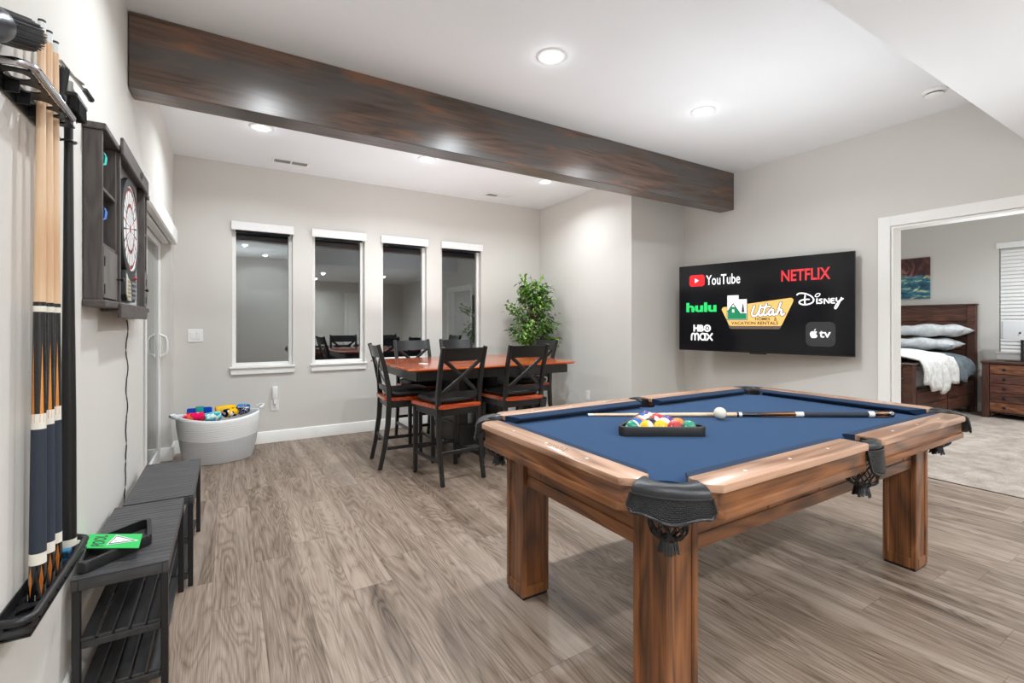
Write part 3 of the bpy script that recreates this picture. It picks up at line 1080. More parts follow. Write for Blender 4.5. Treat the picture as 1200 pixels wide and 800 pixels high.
def rounded_poly(P, r, n=6):
    out = []
    m = len(P)
    for i in range(m):
        p, a, c = Vector(P[i]), Vector(P[i - 1]), Vector(P[(i + 1) % m])
        d0, d1 = (a - p).normalized(), (c - p).normalized()
        half = d0.angle(d1) / 2
        tl_ = r / math.tan(half)
        cen = p + (d0 + d1).normalized() * (r / math.sin(half))
        s, e = p + d0 * tl_, p + d1 * tl_
        a0 = math.atan2(s.y - cen.y, s.x - cen.x)
        a1 = math.atan2(e.y - cen.y, e.x - cen.x)
        da = (a1 - a0 + PI) % (2 * PI) - PI
        out += [(cen.x + r * math.cos(a0 + da * k / n), cen.y + r * math.sin(a0 + da * k / n)) for k in range(n + 1)]
    return out


def loop_frame(b, outer, inner, z0, z1, bev=0.003):
    n = len(outer)
    t = BM()
    rows = [[t.verts.new((x, y, z)) for x, y in pl] for pl, z in ((outer, z0), (outer, z1 - bev), ([((o[0] * 0.85 + i_[0] * 0.15), (o[1] * 0.85 + i_[1] * 0.15)) for o, i_ in zip(outer, inner)], z1), (inner, z1), (inner, z0))]
    for a in range(5):
        r0, r1 = rows[a], rows[(a + 1) % 5]
        for i in range(n):
            t.faces.new((r0[i], r0[(i + 1) % n], r1[(i + 1) % n], r1[i]))
    merge(b, t)


hh = TS * math.sqrt(3) / 2
sink = 0.010
wth = 0.011
OUT = [(-TS / 2 - 0.020, 0), (TS / 2 + 0.020, 0), (0, hh + 0.035)]
cen_ = (0, (hh + 0.035) / 3)
kf = 1 - wth / ((hh + 0.035) / 3)
INN = [(cen_[0] + (x - cen_[0]) * kf, cen_[1] + (y - cen_[1]) * kf) for x, y in OUT]
b = BM(); loop_frame(b, rounded_poly(OUT, 0.028), rounded_poly(INN, 0.020), 0, 0.040); obj('frame', b, M_black, rk)
rows = [
    [('green', 1, 'green and white striped pool ball at the front left corner of the rack'), ('yellow', 1, 'yellow and white striped pool ball second in the front row'), ('yellow', 0, 'solid yellow pool ball in the middle of the front row'), ('maroon', 0, 'solid dark red pool ball fourth in the front row'), ('green', 0, 'solid green pool ball at the front right corner of the rack')],
    [('blue', 0, 'solid blue pool ball second row left edge of the rack'), ('black', 0, 'black pool ball in the second row of the rack'), ('red', 1, 'red and white striped pool ball in the second row'), ('orange', 0, 'solid orange pool ball second row right edge of the rack')],
    [('orange', 1, 'orange and white striped pool ball on the left edge, third row'), ('maroon', 1, 'dark red and white striped pool ball amid the rack'), ('purple', 0, 'solid purple pool ball third row right edge of the rack')],
    [('blue', 1, 'blue and white striped pool ball near the rack tip, left'), ('red', 0, 'solid bright red pool ball near the rack tip, right')],
    [('purple', 1, 'purple and white striped pool ball at the tip of the rack')]]
bm_ = {}
rot_ = {('green', 1): (0.3, 0.9, 0), ('yellow', 1): (1.2, 0.2, 0.4), ('red', 1): (0.4, -0.5, 0.2), ('orange', 1): (0.2, 0.5, 0), ('maroon', 1): (1.2, -0.3, 0.5), ('blue', 1): (1.4, 0.2, 0), ('purple', 1): (1.4, 0.6, 0)}
base_ball = None
row_h = BR * math.sqrt(3)
y0 = wth + BR + 0.002
for ri_, row in enumerate(rows):
    for ci, (cn, st, lab) in enumerate(row):
        lx_ = (ci - (len(row) - 1) / 2) * 2.004 * BR
        p = mid + ex * lx_ + ey * (y0 + ri_ * row_h * 1.003)
        b = BM(); sph(b, (0, 0, 0), BR, 28, 18)
        o = obj('pool_ball', b, ball_mat('ball_%s_%s' % (cn, 'striped' if st else 'solid'), BC[cn], st), ang=180, label=lab, cat='ball', group='racked pool balls', loc=(p.x, p.y, BZ + BR + 0.0008))
        o.rotation_euler = rot_.get((cn, st), (0.5, 0.3, 0.2))
b = BM(); sph(b, (0, 0, 0), BR, 32, 20)
obj('cue_ball', b, ball_mat('ball_ivory', srgb(233, 226, 206), 0, False), ang=180, label='ivory cue ball in front of the cue on the felt', cat='ball', loc=(2.113, 1.482, BZ + BR + 0.0008))

# ------------------------------------------------------------ cues
M_maple = wood('maple_shaft', srgb(214, 172, 132), srgb(232, 196, 160), srgb(240, 210, 178), 'z', 2.0, 3.0, 0.3, 0.3, knots=0, bstr=0.02, fine=0.2)
M_ferr = plain('white_ferrule', srgb(226, 232, 232), 0.3)
M_ivory = plain('ivory_ring', srgb(238, 232, 220), 0.3)
M_gloss = plain('gloss_black_lacquer', srgb(16, 16, 18), 0.16, coat=0.6)
M_wrap = plain('navy_linen_wrap', srgb(44, 52, 66), 0.7, bump=0.5, bscale=500)
M_inlay = wood('amber_inlay', srgb(150, 78, 20), srgb(214, 128, 42), srgb(236, 158, 70), 'z', 1.5, 5.0, 0.25, 0.3, knots=0, fine=0.2)
M_tip = plain('cue_tip', srgb(30, 30, 34), 0.8)


def make_cue(name, label, L, group=None, r_b=0.0155, r_t=0.0068):
    t = thing(name, label, 'cue', group=group)

    def rr(f):
        return r_b + (r_t - r_b) * max(0, f) ** 0.92

    def piece(nm, f0, f1, mats, extra=None, grow=0.0):
        b = BM()
        n = 8
        prof = [(0, f0 * L)] + [(rr(f0 + (f1 - f0) * k / n) + grow, (f0 + (f1 - f0) * k / n) * L) for k in range(n + 1)] + [(0, f1 * L)]
        lathe(b, prof, 18)
        if extra:
            extra(b)
        return obj(nm, b, mats, t, ang=40)

    def points(f0, f1, n, w, up=True, z_sh=0.0):
        def go(b):
            for k in range(n):
                t0 = 2 * PI * (k + 0.5) / n
                for s in range(10):
                    a, c = s / 10, (s + 1) / 10
                    q = []
                    for v in (a, c):
                        f = f0 + (f1 - f0) * v
                        hw = w * (1 - v) * rr(f0) / rr(f)
                        for sg in ((-1, 1) if v == a else (1, -1)):
                            q.append((f, t0 + sg * hw))
                    vs = [b.verts.new(((rr(f) + 0.0004) * math.cos(th), (rr(f) + 0.0004) * math.sin(th), f * L)) for f, th in q]
                    fc = b.faces.new(vs if f1 > f0 else vs[::-1])
                    fc.material_index = 1
        return go

    def both(*fs):
        def go(b):
            for f in fs:
                f(b)
        return go
    piece('butt', 0.002, 0.066, [M_gloss, M_inlay], both(points(0.038, 0.064, 5, 0.26), points(0.038, 0.010, 5, 0.26)))
    b = BM(); lathe(b, [(0, 0.0), (0.0125, 0.0), (0.014, 0.004), (0, 0.004)], 18); obj('bumper', b, M_tip, t)
    b = BM(); lathe(b, [(rr(0) + 0.0006, 0.008), (rr(0.02) + 0.0006, 0.022)], 5); bmesh.ops.delete(b, geom=[f for f in b.faces if f.calc_center_median().x < 0.004], context='FACES'); obj('maker_sticker', b, M_ivory, t)
    b = BM(); lathe(b, [(rr(0.066) + 0.0003, 0.064 * L), (rr(0.08) + 0.0003, 0.082 * L)], 18); obj('butt_ring', b, M_ivory, t)
    piece('wrap_core', 0.066, 0.083, M_ivory)
    piece('wrap', 0.083, 0.292, M_wrap, grow=0.0004)
    piece('forearm_ring', 0.292, 0.318, M_ivory, grow=0.0003)
    piece('forearm', 0.318, 0.492, [M_gloss, M_inlay], points(0.303, 0.44, 5, 0.30))
    piece('joint', 0.492, 0.502, M_ivory, grow=0.0004)
    piece('collar', 0.502, 0.509, M_gloss, grow=0.0004)
    piece('shaft', 0.509, 0.978, M_maple)
    piece('ferrule', 0.978, 0.996, M_ferr)
    piece('tip', 0.996, 1.0, M_tip)
    return t


tip, butt = Vector((1.592, 1.888, BZ + 0.0085)), Vector((2.915, 1.055, BZ + 0.0175))
cue = make_cue('pool_cue', 'pale maple pool cue lying across the blue felt behind the balls', (tip - butt).length)
cue.location = butt
q = (tip - butt).to_track_quat('Z', 'Y')
cue.rotation_mode = 'QUATERNION'
cue.rotation_quaternion = q
# ================================================================= LEFT WALL: cue rack
def hole_plate(b, x0, x1, ys, z0, z1, holes, n=20, hl=0.026):
    """Plate in xy between x0..x1 with round holes (y, r) centred in the width; ys = (start, end)."""
    cx = (x0 + x1) / 2
    hw = (x1 - x0) / 2
    cells = []
    y = ys[0]
    for hy, r in sorted(holes):
        cells.append((y, hy - hl, None))
        cells.append((hy - hl, hy + hl, (hy, r)))
        y = hy + hl
    cells.append((y, ys[1], None))
    for a, c, h in cells:
        if h is None:
            if c - a > 1e-4:
                box(b, (x0, a, z0), (x1, c, z1))
            continue
        hy, r = h
        o, i_ = [], []
        for k in range(n):
            t = 2 * PI * (k + 0.5) / n
            cs, sn = math.cos(t), math.sin(t)
            m = min(hw / max(1e-6, abs(cs)), hl / max(1e-6, abs(sn)))
            o.append((cx + m * cs, hy + m * sn))
            i_.append((cx + r * cs, hy + r * sn))
        rows = [[b.verts.new((x, y_, z)) for x, y_ in pl] for pl, z in ((o, z0), (o, z1), (i_, z1), (i_, z0))]
        for q in range(4):
            r0, r1 = rows[q], rows[(q + 1) % 4]
            for k in range(n):
                b.faces.new((r0[k], r0[(k + 1) % n], r1[(k + 1) % n], r1[k]))


def arc_pts(c, r, a0, a1, n, z):
    return [(c[0] + r * math.cos(R(a0 + (a1 - a0) * k / n)), c[1] + r * math.sin(R(a0 + (a1 - a0) * k / n)), z) for k in range(n + 1)]


HYS = {'upper_holder': [1.475, 1.545, 1.632, 1.687, 1.7425], 'lower_tray': [1.475, 1.54, 1.604, 1.672, 1.735, 1.87]}
rx0, rx1 = XL + 0.0015, -0.372
Ya = 1.435
rack = thing('mounted_cue_rack', 'black metal wall rack with rows of cue holes on the left wall', 'cue rack', (0, 0, 0))
for nm_, zt, zp, r in (('upper_holder', 1.80, 1.792, 0.0215), ('lower_tray', 0.588, 0.557, 0.0225)):
    Yb, HY = (1.79 if nm_ == 'upper_holder' else 1.93), HYS[nm_]
    b = BM()
    hole_plate(b, rx0 + 0.004, rx1, (Ya, Yb), zp - 0.004, zp, [(y, r) for y in HY])
    pl = obj(nm_, b, M_blackmet, rack)
    b = BM()
    box(b, (rx0, Ya - 0.005, zp - 0.032), (rx0 + 0.0038, Yb + 0.005, zp + 0.026), 0.0015)
    obj('back_plate', b, M_blackmet, pl)
    b = BM()
    xf = -0.366
    rr_ = 0.03
    pts = [(rx0 + 0.0095, Ya, zt)] + arc_pts((xf - rr_, Ya + rr_ - 0.012), rr_, -90, 0, 6, zt) + arc_pts((xf - rr_, Yb - rr_ - 0.03), rr_, 0, 60, 5, zt) + [(rx0 + 0.0095, Yb + 0.004, zt)]
    tube(b, pts, 0.0085, 10)
    obj('guard_bar', b, M_chrome if nm_ == 'upper_holder' else M_blackmet, pl, ang=60)
    if nm_ == 'lower_tray':
        b = BM(); box(b, (rx0 + 0.004, Ya + 0.004, 0.5425), (rx1, Yb - 0.004, 0.546), 0.001); obj('floor_plate', b, M_blackmet, pl)
    else:
        b = BM()
        for y in HY:
            box(b, (rx0 + 0.004, y + 0.031, zp - 0.030), (rx0 + 0.030, y + 0.0345, zp - 0.0045), 0.001)
        tube(b, arc_pts((-0.4033, 1.87), 0.0165, -150, 60, 10, zp - 0.020), 0.0035, 6)
        box(b, (rx0 + 0.004, Yb - 0.012, zp - 0.024), (-0.417, 1.862, zp - 0.016), 0.001)
        obj('cue_clip', b, M_blackmet, pl)

CL = 1.455
tops = [1.637, 1.690, 1.744]
bots = [1.604, 1.672, 1.735]
labs = ['maple-shafted cue with amber points in the wall rack, nearest the camera', 'maple-shafted cue with amber points in the wall rack, middle of three', 'maple-shafted cue with amber points in the wall rack, farthest of three']
for i in range(3):
    if i == 0:
        c = make_cue('pool_cue', labs[0], CL, group='cues standing in the wall rack', r_b=0.0168, r_t=0.0078)
        first = c
    else:
        c = dup(first, label=labs[i], group='cues standing in the wall rack')
    p0, p1 = Vector((-0.4035, bots[i], 0.5475)), Vector((-0.4035, tops[i], 0.5475 + CL))
    c.location = p0
    c.rotation_mode = 'QUATERNION'
    c.rotation_quaternion = (p1 - p0).to_track_quat('Z', 'Y') @ Matrix.Rotation(R(20), 4, 'Z').to_quaternion()

# bridge stick -------------------------------------------------------
M_steel = plain('brushed_nickel', srgb(176, 176, 172), 0.3, metal=0.9)
t = thing('bridge_stick', 'black bridge stick with a metal cross head at the end of the wall rack', 'bridge stick', (-0.4033, 1.87, 0.5475))
b = BM(); lathe(b, [(0, 0), (0.0185, 0.0), (0.0185, 0.03), (0.0175, 0.4), (0.0125, 0.9), (0.0105, 1.23), (0.0105, 1.375), (0, 1.375)], 16); obj('shaft', b, M_black, t)
b = BM(); lathe(b, [(0.0188, 0.030), (0.0188, 0.052)], 16); obj('label_band', b, M_ivory, t)
b = BM()
sweep(b, [(0.0, -0.005, 1.345), (0.0, -0.005, 1.40)], circ(0.011, 10), up=(0, 1, 0))
for s0, s1 in (((-0.012, -0.035, 1.445), (0.028, 0.115, 1.405)), ((-0.006, -0.04, 1.405), (0.008, 0.05, 1.378)), ((-0.012, -0.045, 1.425), (0.02, 0.06, 1.425))):
    sweep(b, [s0, tuple((a + c) / 2 for a, c in zip(s0, s1)), s1], rrect(0.012, 0.006, 0.002), scl=[1, 0.8, 0.9])
obj('cross_head', b, M_steel, t)
b = BM()
sph(b, (0.028, 0.118, 1.404), 0.009, 10, 8)
sweep(b, [(0.021, 0.078, 1.415), (0.028, 0.115, 1.405)], circ(0.008, 8), up=(0, 0, 1))
sph(b, (0.009, 0.052, 1.377), 0.008, 10, 8)
obj('bumper_feet', b, M_greymet, t)

# brushes ----------------------------------------------------------
M_brist = plain('black_horsehair', srgb(24, 24, 26), 0.55, var=0.3)


def bristles(b, pts, dirs, l, r=0.0011):
    for p, d in zip(pts, dirs):
        d = d.normalized()
        a, c = frame_of(d)
        tip_ = p + d * l * random.uniform(0.88, 1.05)
        vs = [b.verts.new(p + a * (r * math.cos(k * 2.094)) + c * (r * math.sin(k * 2.094))) for k in range(3)]
        ve = [b.verts.new(tip_ + a * (r * 0.9 * math.cos(k * 2.094)) + c * (r * 0.9 * math.sin(k * 2.094))) for k in range(3)]
        for k in range(3):
            b.faces.new((vs[k], vs[(k + 1) % 3], ve[(k + 1) % 3], ve[k]))
        b.faces.new(ve)


t = thing('table_brush', 'round black horsehair brush lying on top of the cue rack', 'brush', (-0.4015, 1.325, 1.828))
My = Matrix.Rotation(-PI / 2, 4, 'X')
b = BM(); lathe(b, [(0, -0.16), (0.016, -0.158), (0.020, -0.12), (0.028, -0.05), (0.034, -0.03), (0.036, -0.01), (0.035, 0.012), (0, 0.012)], 24, M=My); obj('handle', b, M_greymet, t)
b = BM()
P, D = [], []
for k in range(900):
    a, q = random.uniform(0, 2 * PI), math.sqrt(random.random()) * 0.034
    P.append(Vector((q * math.cos(a), 0.008, q * math.sin(a))))
    D.append(Vector((q * math.cos(a) * 0.06, 0.22, q * math.sin(a) * 0.06)))
bristles(b, P, D, 0.205, 0.0013)
lathe(b, [(0.031, 0.01), (0.032, 0.185), (0, 0.187)], 18, M=My)
obj('bristles', b, M_brist, t, ang=0, fix=False)
t.rotation_euler = (R(22), 0, 0)

t = thing('rail_brush', 'small flat black brush standing on the bar end of the cue rack', 'brush', (-0.362, 1.757, 1.8095))
b = BM()
P, D = [], []
for k in range(520):
    u, w = random.uniform(-0.052, 0.052), random.uniform(-0.011, 0.011)
    P.append(Vector((w, u, 0.040)))
    D.append(Vector((0.4 * w, 0.3 * u, -0.18)))
bristles(b, P, D, 0.038, 0.0013)
obj('bristles', b, M_brist, t, ang=0, fix=False)
b = BM(); box(b, (-0.013, -0.055, 0.038), (0.013, 0.055, 0.052), 0.003); obj('block', b, M_black, t)
t = thing('dust_brush', 'round black brush tuft standing behind the rack cues', 'brush', (-0.404, 1.772, 1.793))
b = BM()
P, D = [], []
for k in range(420):
    a, q = random.uniform(0, 2 * PI), math.sqrt(random.random()) * 0.016
    P.append(Vector((q * math.cos(a), q * math.sin(a), 0.075)))
    D.append(Vector((q * math.cos(a) * 1.5, q * math.sin(a) * 1.5, 0.2)))
bristles(b, P, D, 0.075, 0.0013)
obj('bristles', b, M_brist, t, ang=0, fix=False)
b = BM(); lathe(b, [(0, 0.0), (0.014, 0.0), (0.012, 0.04), (0.017, 0.055), (0.018, 0.078), (0, 0.078)], 18); obj('handle', b, M_black, t)

# chalks on the tray -------------------------------------------------
M_chblue = plain('blue_chalk', srgb(44, 110, 150), 0.9, bump=0.3, bscale=300)
M_chpap = plain('dark_blue_chalk_wrapper', srgb(18, 48, 70), 0.5)
for k, (y, z, rz, lab) in enumerate(((1.775, 0.5578, 0.1, 'blue chalk cube on the lower rack tray, bottom of two'), (1.773, 0.5805, -0.15, 'blue chalk cube stacked on another on the lower rack tray'))):
    t = thing('chalk_cube', lab, 'chalk', (-0.389, y, z), rz, group='blue chalks on the rack tray')
    b = BM(); box(b, (-0.0115, -0.0115, 0), (0.0115, 0.0115, 0.016), 0.0015); obj('wrapper', b, M_chpap, t)
    b = BM(); box(b, (-0.0112, -0.0112, 0.0161), (0.0112, 0.0112, 0.0222), 0.002); obj('chalk_face', b, M_chblue, t)
M_green = plain('bright_green_card', srgb(22, 190, 88), 0.35, var=0.02)
M_greend = plain('dark_green_ink', srgb(8, 84, 44), 0.4)
t = thing('chalk_holder', 'small rounded green and grey chalk holder on the lower rack tray', 'chalk holder', (-0.4215, 1.790, 0.5578))
b = BM(); prism(b, [(-0.012, 0), (0.012, 0), (0.012, 0.022)] + [(0.012 * math.cos(R(a)), 0.022 + 0.012 * math.sin(R(a))) for a in range(15, 180, 15)] + [(-0.012, 0.022)], -0.008, 0.008, M=Matrix.Rotation(PI / 2, 4, 'X'), bev=0.001); obj('body', b, M_green, t)
b = BM(); prism(b, [(-0.009, 0.018), (0.009, 0.018)] + [(0.0132 * math.cos(R(a)), 0.022 + 0.0132 * math.sin(R(a))) for a in range(15, 180, 15)], -0.0085, 0.0085, M=Matrix.Rotation(PI / 2, 4, 'X')); obj('cap', b, M_greymet, t)

# ================================================================= DARTBOARD CABINET
def cab_wood(ax, sd):
    return wood('smoky_grey_wood_' + ax, srgb(68, 62, 60), srgb(84, 77, 74), srgb(96, 88, 85), ax, 3.0, 5.0, 0.5, 0, knots=0, bstr=0.08, seed=sd)


M_cz, M_cy = cab_wood('z', 2.0), cab_wood('y', 7.0)
M_cdoor = wood('pale_smoky_door_wood', srgb(88, 83, 80), srgb(112, 106, 102), srgb(126, 120, 115), 'z', 2.2, 6.0, 0.45, 0, knots=0, bstr=0.06)
M_backb = plain('cabinet_backboard_grey', srgb(196, 197, 200), 0.6)
cab = thing('dartboard_cabinet', 'grey-brown wooden dartboard cabinet with open side cubbies on the left wall', 'cabinet', (XL, 0, 0))
wx = 0.0012
z0c, z1c = 1.325, 1.925


def unit(y0, y1, d, hinge_low):
    th = 0.014
    b = BM(); box(b, (wx, y0, z0c - 0.005), (d, y0 + th, z1c + 0.003), 0.002); obj('side_panel', b, M_cz, cab)
    b = BM(); box(b, (wx, y1 - th, z0c - 0.005), (d, y1, z1c + 0.003), 0.002); obj('side_panel', b, M_cz, cab)
    b = BM(); box(b, (wx, y0 + th, z0c), (wx + 0.006, y1 - th, z1c)); obj('back_panel', b, M_cz, cab)
    for z in (1.52, 1.725):
        b = BM(); box(b, (wx + 0.006, y0 + th, z - 0.007), (d - 0.002, y1 - th, z + 0.007), 0.0015); obj('cubby_shelf', b, M_cy, cab)
    b = BM(); box(b, (wx, y0 - 0.012, z1c + 0.0031), (d + 0.012, y1 + 0.010, z1c + 0.026), 0.003); obj('top_cap', b, M_cy, cab)
    b = BM(); box(b, (wx, y0 - 0.010, z0c - 0.030), (d + 0.010, y1 + 0.008, z0c - 0.0051), 0.003); obj('bottom_cap', b, M_cy, cab)
    b = BM(); box(b, (d - 0.010, y0 + 0.004, z0c + 0.002), (d + 0.003, y1 - 0.003, 1.512), 0.002)
    dr_ = obj('door', b, M_cdoor, cab)
    hy = y0 + 0.008 if hinge_low else y0 + 0.14
    ky = y1 - 0.018 if hinge_low else y0 + 0.03
    for z in (1.36, 1.46):
        b = BM(); box(b, (d + 0.003, hy, z - 0.018), (d + 0.0055, hy + 0.014, z + 0.018), 0.001); obj('hinge', b, M_black, dr_)
    b = BM(); lathe(b, [(0, 0.0), (0.0035, 0.0), (0.0035, 0.012), (0.008, 0.016), (0.009, 0.021), (0.006, 0.025), (0, 0.026)], 14, M=Matrix.Translation((d + 0.003, ky, 1.41)) @ Matrix.Rotation(PI / 2, 4, 'Y')); obj('knob', b, M_black, dr_)


unit(2.205, 2.455, 0.055, True)
unit(3.125, 3.325, 0.050, False)
# centre bay
b = BM(); box(b, (wx, 2.4735, 1.30), (0.034, 3.1065, 1.938)); obj('back_panel', b, M_backb, cab)
for y in (2.4552, 3.1068):
    b = BM(); box(b, (wx + 0.006, y, 1.30), (0.066, y + 0.018, 1.938), 0.002); obj('bay_side', b, M_cz, cab)
b = BM(); box(b, (wx + 0.006, 2.45, 1.9385), (0.070, 3.13, 1.955), 0.002); box(b, (0.068, 2.44, 1.915), (0.080, 3.14, 1.985), 0.003); obj('head_trim', b, M_cy, cab)
b = BM(); box(b, (wx + 0.006, 2.45, 1.283), (0.070, 3.13, 1.2995), 0.002); box(b, (0.062, 2.43, 1.256), (0.074, 3.14, 1.318), 0.003); obj('bottom_trim', b, M_cy, cab)
# oval carved emblem on the head trim
b = BM()
tube(b, [(0.0805, 2.90 + 0.035 * math.cos(2 * PI * k / 20), 1.951 + 0.019 * math.sin(2 * PI * k / 20)) for k in range(20)], 0.0016, 5, closed=True)
for k in range(3):
    a = R(90 + 120 * k)
    tube(b, [(0.0805, 2.90, 1.951), (0.0805, 2.90 + 0.018 * math.cos(a), 1.951 + 0.012 * math.sin(a))], 0.0014, 5)
obj('emblem', b, M_black, cab)

# electronic dartboard ----------------------------------------------------
M_seg = [plain('dart_segment_white', srgb(238, 236, 236), 0.5), plain('dart_segment_black', srgb(58, 58, 60), 0.5), plain('dart_segment_red', srgb(204, 58, 60), 0.5), plain('dartboard_black_plastic', srgb(30, 31, 33), 0.4)]
db = thing('dartboard', 'round electronic dartboard with white and red target and button panel', 'dartboard', (XL + 0.0355, 2.785, 1.672))
MD = Matrix(((0, 0, 1, 0), (1, 0, 0, 0), (0, 1, 0, 0), (0, 0, 0, 1)))   # local (u right, v up, w out) -> (y, z, x)
b = BM(); lathe(b, [(0, 0), (0.226, 0), (0.230, 0.006), (0.228, 0.020), (0.196, 0.022), (0.192, 0.016), (0, 0.016)], 56, M=MD)
obj('surround', b, M_seg[3], db)
b = BM()
rings_ = [(0.008, 0.018, 2), (0.018, 0.100, 0), (0.100, 0.114, 1), (0.114, 0.172, 0), (0.172, 0.188, 1)]
for s in range(20):
    for r0, r1, kd in rings_:
        if kd == 2:
            mi = 2
        elif kd == 0:
            mi = 0
        else:
            mi = 2 if s % 2 == 0 else 1
        hw_ = 0.36 if kd == 0 and s % 2 else 0.45
        a0, a1 = 2 * PI * (s - hw_) / 20, 2 * PI * (s + hw_) / 20
        n_ = 3
        g = 0.0012
        for q in range(n_):
            t0, t1 = a0 + (a1 - a0) * q / n_, a0 + (a1 - a0) * (q + 1) / n_
            vs = [b.verts.new(MD @ Vector((r * math.sin(t_), r * math.cos(t_), 0.0172))) for r, t_ in ((r0 + g, t0), (r1 - g, t0), (r1 - g, t1), (r0 + g, t1))]
            f = b.faces.new(vs); f.material_index = mi
obj('target_segments', b, M_seg[:3], db, fix=False, ang=0)
b = BM(); lathe(b, [(0.187, 0.016), (0.1885, 0.0185), (0.1945, 0.0185), (0.195, 0.016)], 56, M=MD); obj('ring_rim', b, M_seg[0], db)
# button panel
b = BM(); prism(b, [(-0.13, -0.20), (0.13, -0.20), (0.135, -0.31), (0.10, -0.338), (-0.10, -0.338), (-0.135, -0.31)], 0.0, 0.020, M=MD, bev=0.004); obj('control_panel', b, M_seg[3], db)
b = BM(); prism(b, [(-0.128, -0.215), (-0.10, -0.235), (-0.03, -0.25), (-0.015, -0.335), (-0.10, -0.335), (-0.128, -0.31)], 0.0203, 0.024, M=MD, bev=0.001); sp = obj('score_panel', b, plain('score_panel_cream', srgb(208, 206, 196), 0.4), db)
b = BM(); b2 = BM(); b3 = BM()
for i in range(5):
    for j in range(3):
        bb = (b, b2)[(i + j) % 2]
        box(bb, (-0.112 + 0.026 * j, -0.322 + 0.0165 * i, 0.0242), (-0.094 + 0.026 * j, -0.3115 + 0.0165 * i, 0.0252), M=MD)
obj('red_score_window', b, plain('score_red', srgb(206, 120, 108), 0.4), sp)
obj('green_score_window', b2, plain('score_green', srgb(108, 176, 116), 0.4), sp)
for i in range(4):
    for j in range(4):
        box(b3, (0.012 + 0.026 * j, -0.325 + 0.022 * i, 0.0203), (0.030 + 0.026 * j, -0.311 + 0.022 * i, 0.024), 0.002, M=MD)
obj('button', b3, plain('grey_button', srgb(120, 126, 132), 0.4), db)
b = BM(); sph(b, MD @ Vector((0.10, -0.222, 0.022)), 0.008, 10, 8); obj('power_button', b, M_seg[2], db)

# darts in the left cubbies
M_fl = {'teal': plain('teal_flight', srgb(60, 190, 176), 0.4, var=0.2, bscale=600), 'blue': plain('blue_flight', srgb(84, 130, 206), 0.4, var=0.3, bscale=700)}
for nm2, z, lab in (('teal', 1.734, 'dart with a teal flight in the top left cubby of the dartboard cabinet'), ('blue', 1.529, 'dart with a blue flight in the lower left cubby of the dartboard cabinet')):
    t = thing('dart', lab, 'dart', (XL + 0.032, 2.30, z), group='darts in the cabinet cubbies')
    b = BM(); lathe(b, [(0, 0), (0.001, 0.0), (0.0012, 0.028), (0.0034, 0.032), (0.0036, 0.07), (0.002, 0.075), (0.002, 0.10), (0, 0.10)], 10); obj('barrel', b, M_steel, t)
    b = BM()
    for k in range(4):
        a = PI / 4 + PI / 2 * k
        pl = [(0.0015, 0.088), (0.022, 0.100), (0.025, 0.125), (0.018, 0.140), (0.0015, 0.136)]
        prism(b, pl, -0.0004, 0.0004, M=Matrix.Rotation(a, 4, 'Z') @ Matrix.Rotation(PI / 2, 4, 'X'))
    obj('flight', b, M_fl[nm2], t, ang=0)

# hanging cord ---------------------------------------------------------
t = thing('power_cord', 'thin black power cord hanging from the dartboard cabinet behind the bench', 'power cord')
b = BM()
pts = []
for k in range(40):
    v = k / 39
    z = 1.252 - v * 0.90
    pts.append((XL + 0.006 + 0.004 * math.sin(v * 30), 3.02 - 0.10 * max(0, v - 0.45) - 0.0 + 0.018 * math.sin(v * 26) * (0.25 + v), z))
pts += [(XL + 0.008, 2.90, 0.33), (XL + 0.010, 2.6, 0.29), (XL + 0.010, 2.36, 0.285)]
pts = [(max(x, XL + 0.004), y, z) for x, y, z in pts]
tube(b, pts, 0.0028, 6)
obj('wire', b, M_black, t, ang=60)
b = BM(); box(b, (XL + 0.003, 2.30, 0.262), (XL + 0.040, 2.36, 0.308), 0.005, seg=2); obj('adapter_plug', b, M_black, t)

# ================================================================= BENCHES
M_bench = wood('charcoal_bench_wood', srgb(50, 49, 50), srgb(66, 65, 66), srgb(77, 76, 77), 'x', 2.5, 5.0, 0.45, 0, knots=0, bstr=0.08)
M_shelfw = wood('charcoal_shelf_wood', srgb(34, 33, 34), srgb(48, 47, 48), srgb(58, 57, 58), 'y', 2.5, 5.0, 0.5, 0, knots=0, bstr=0.08)


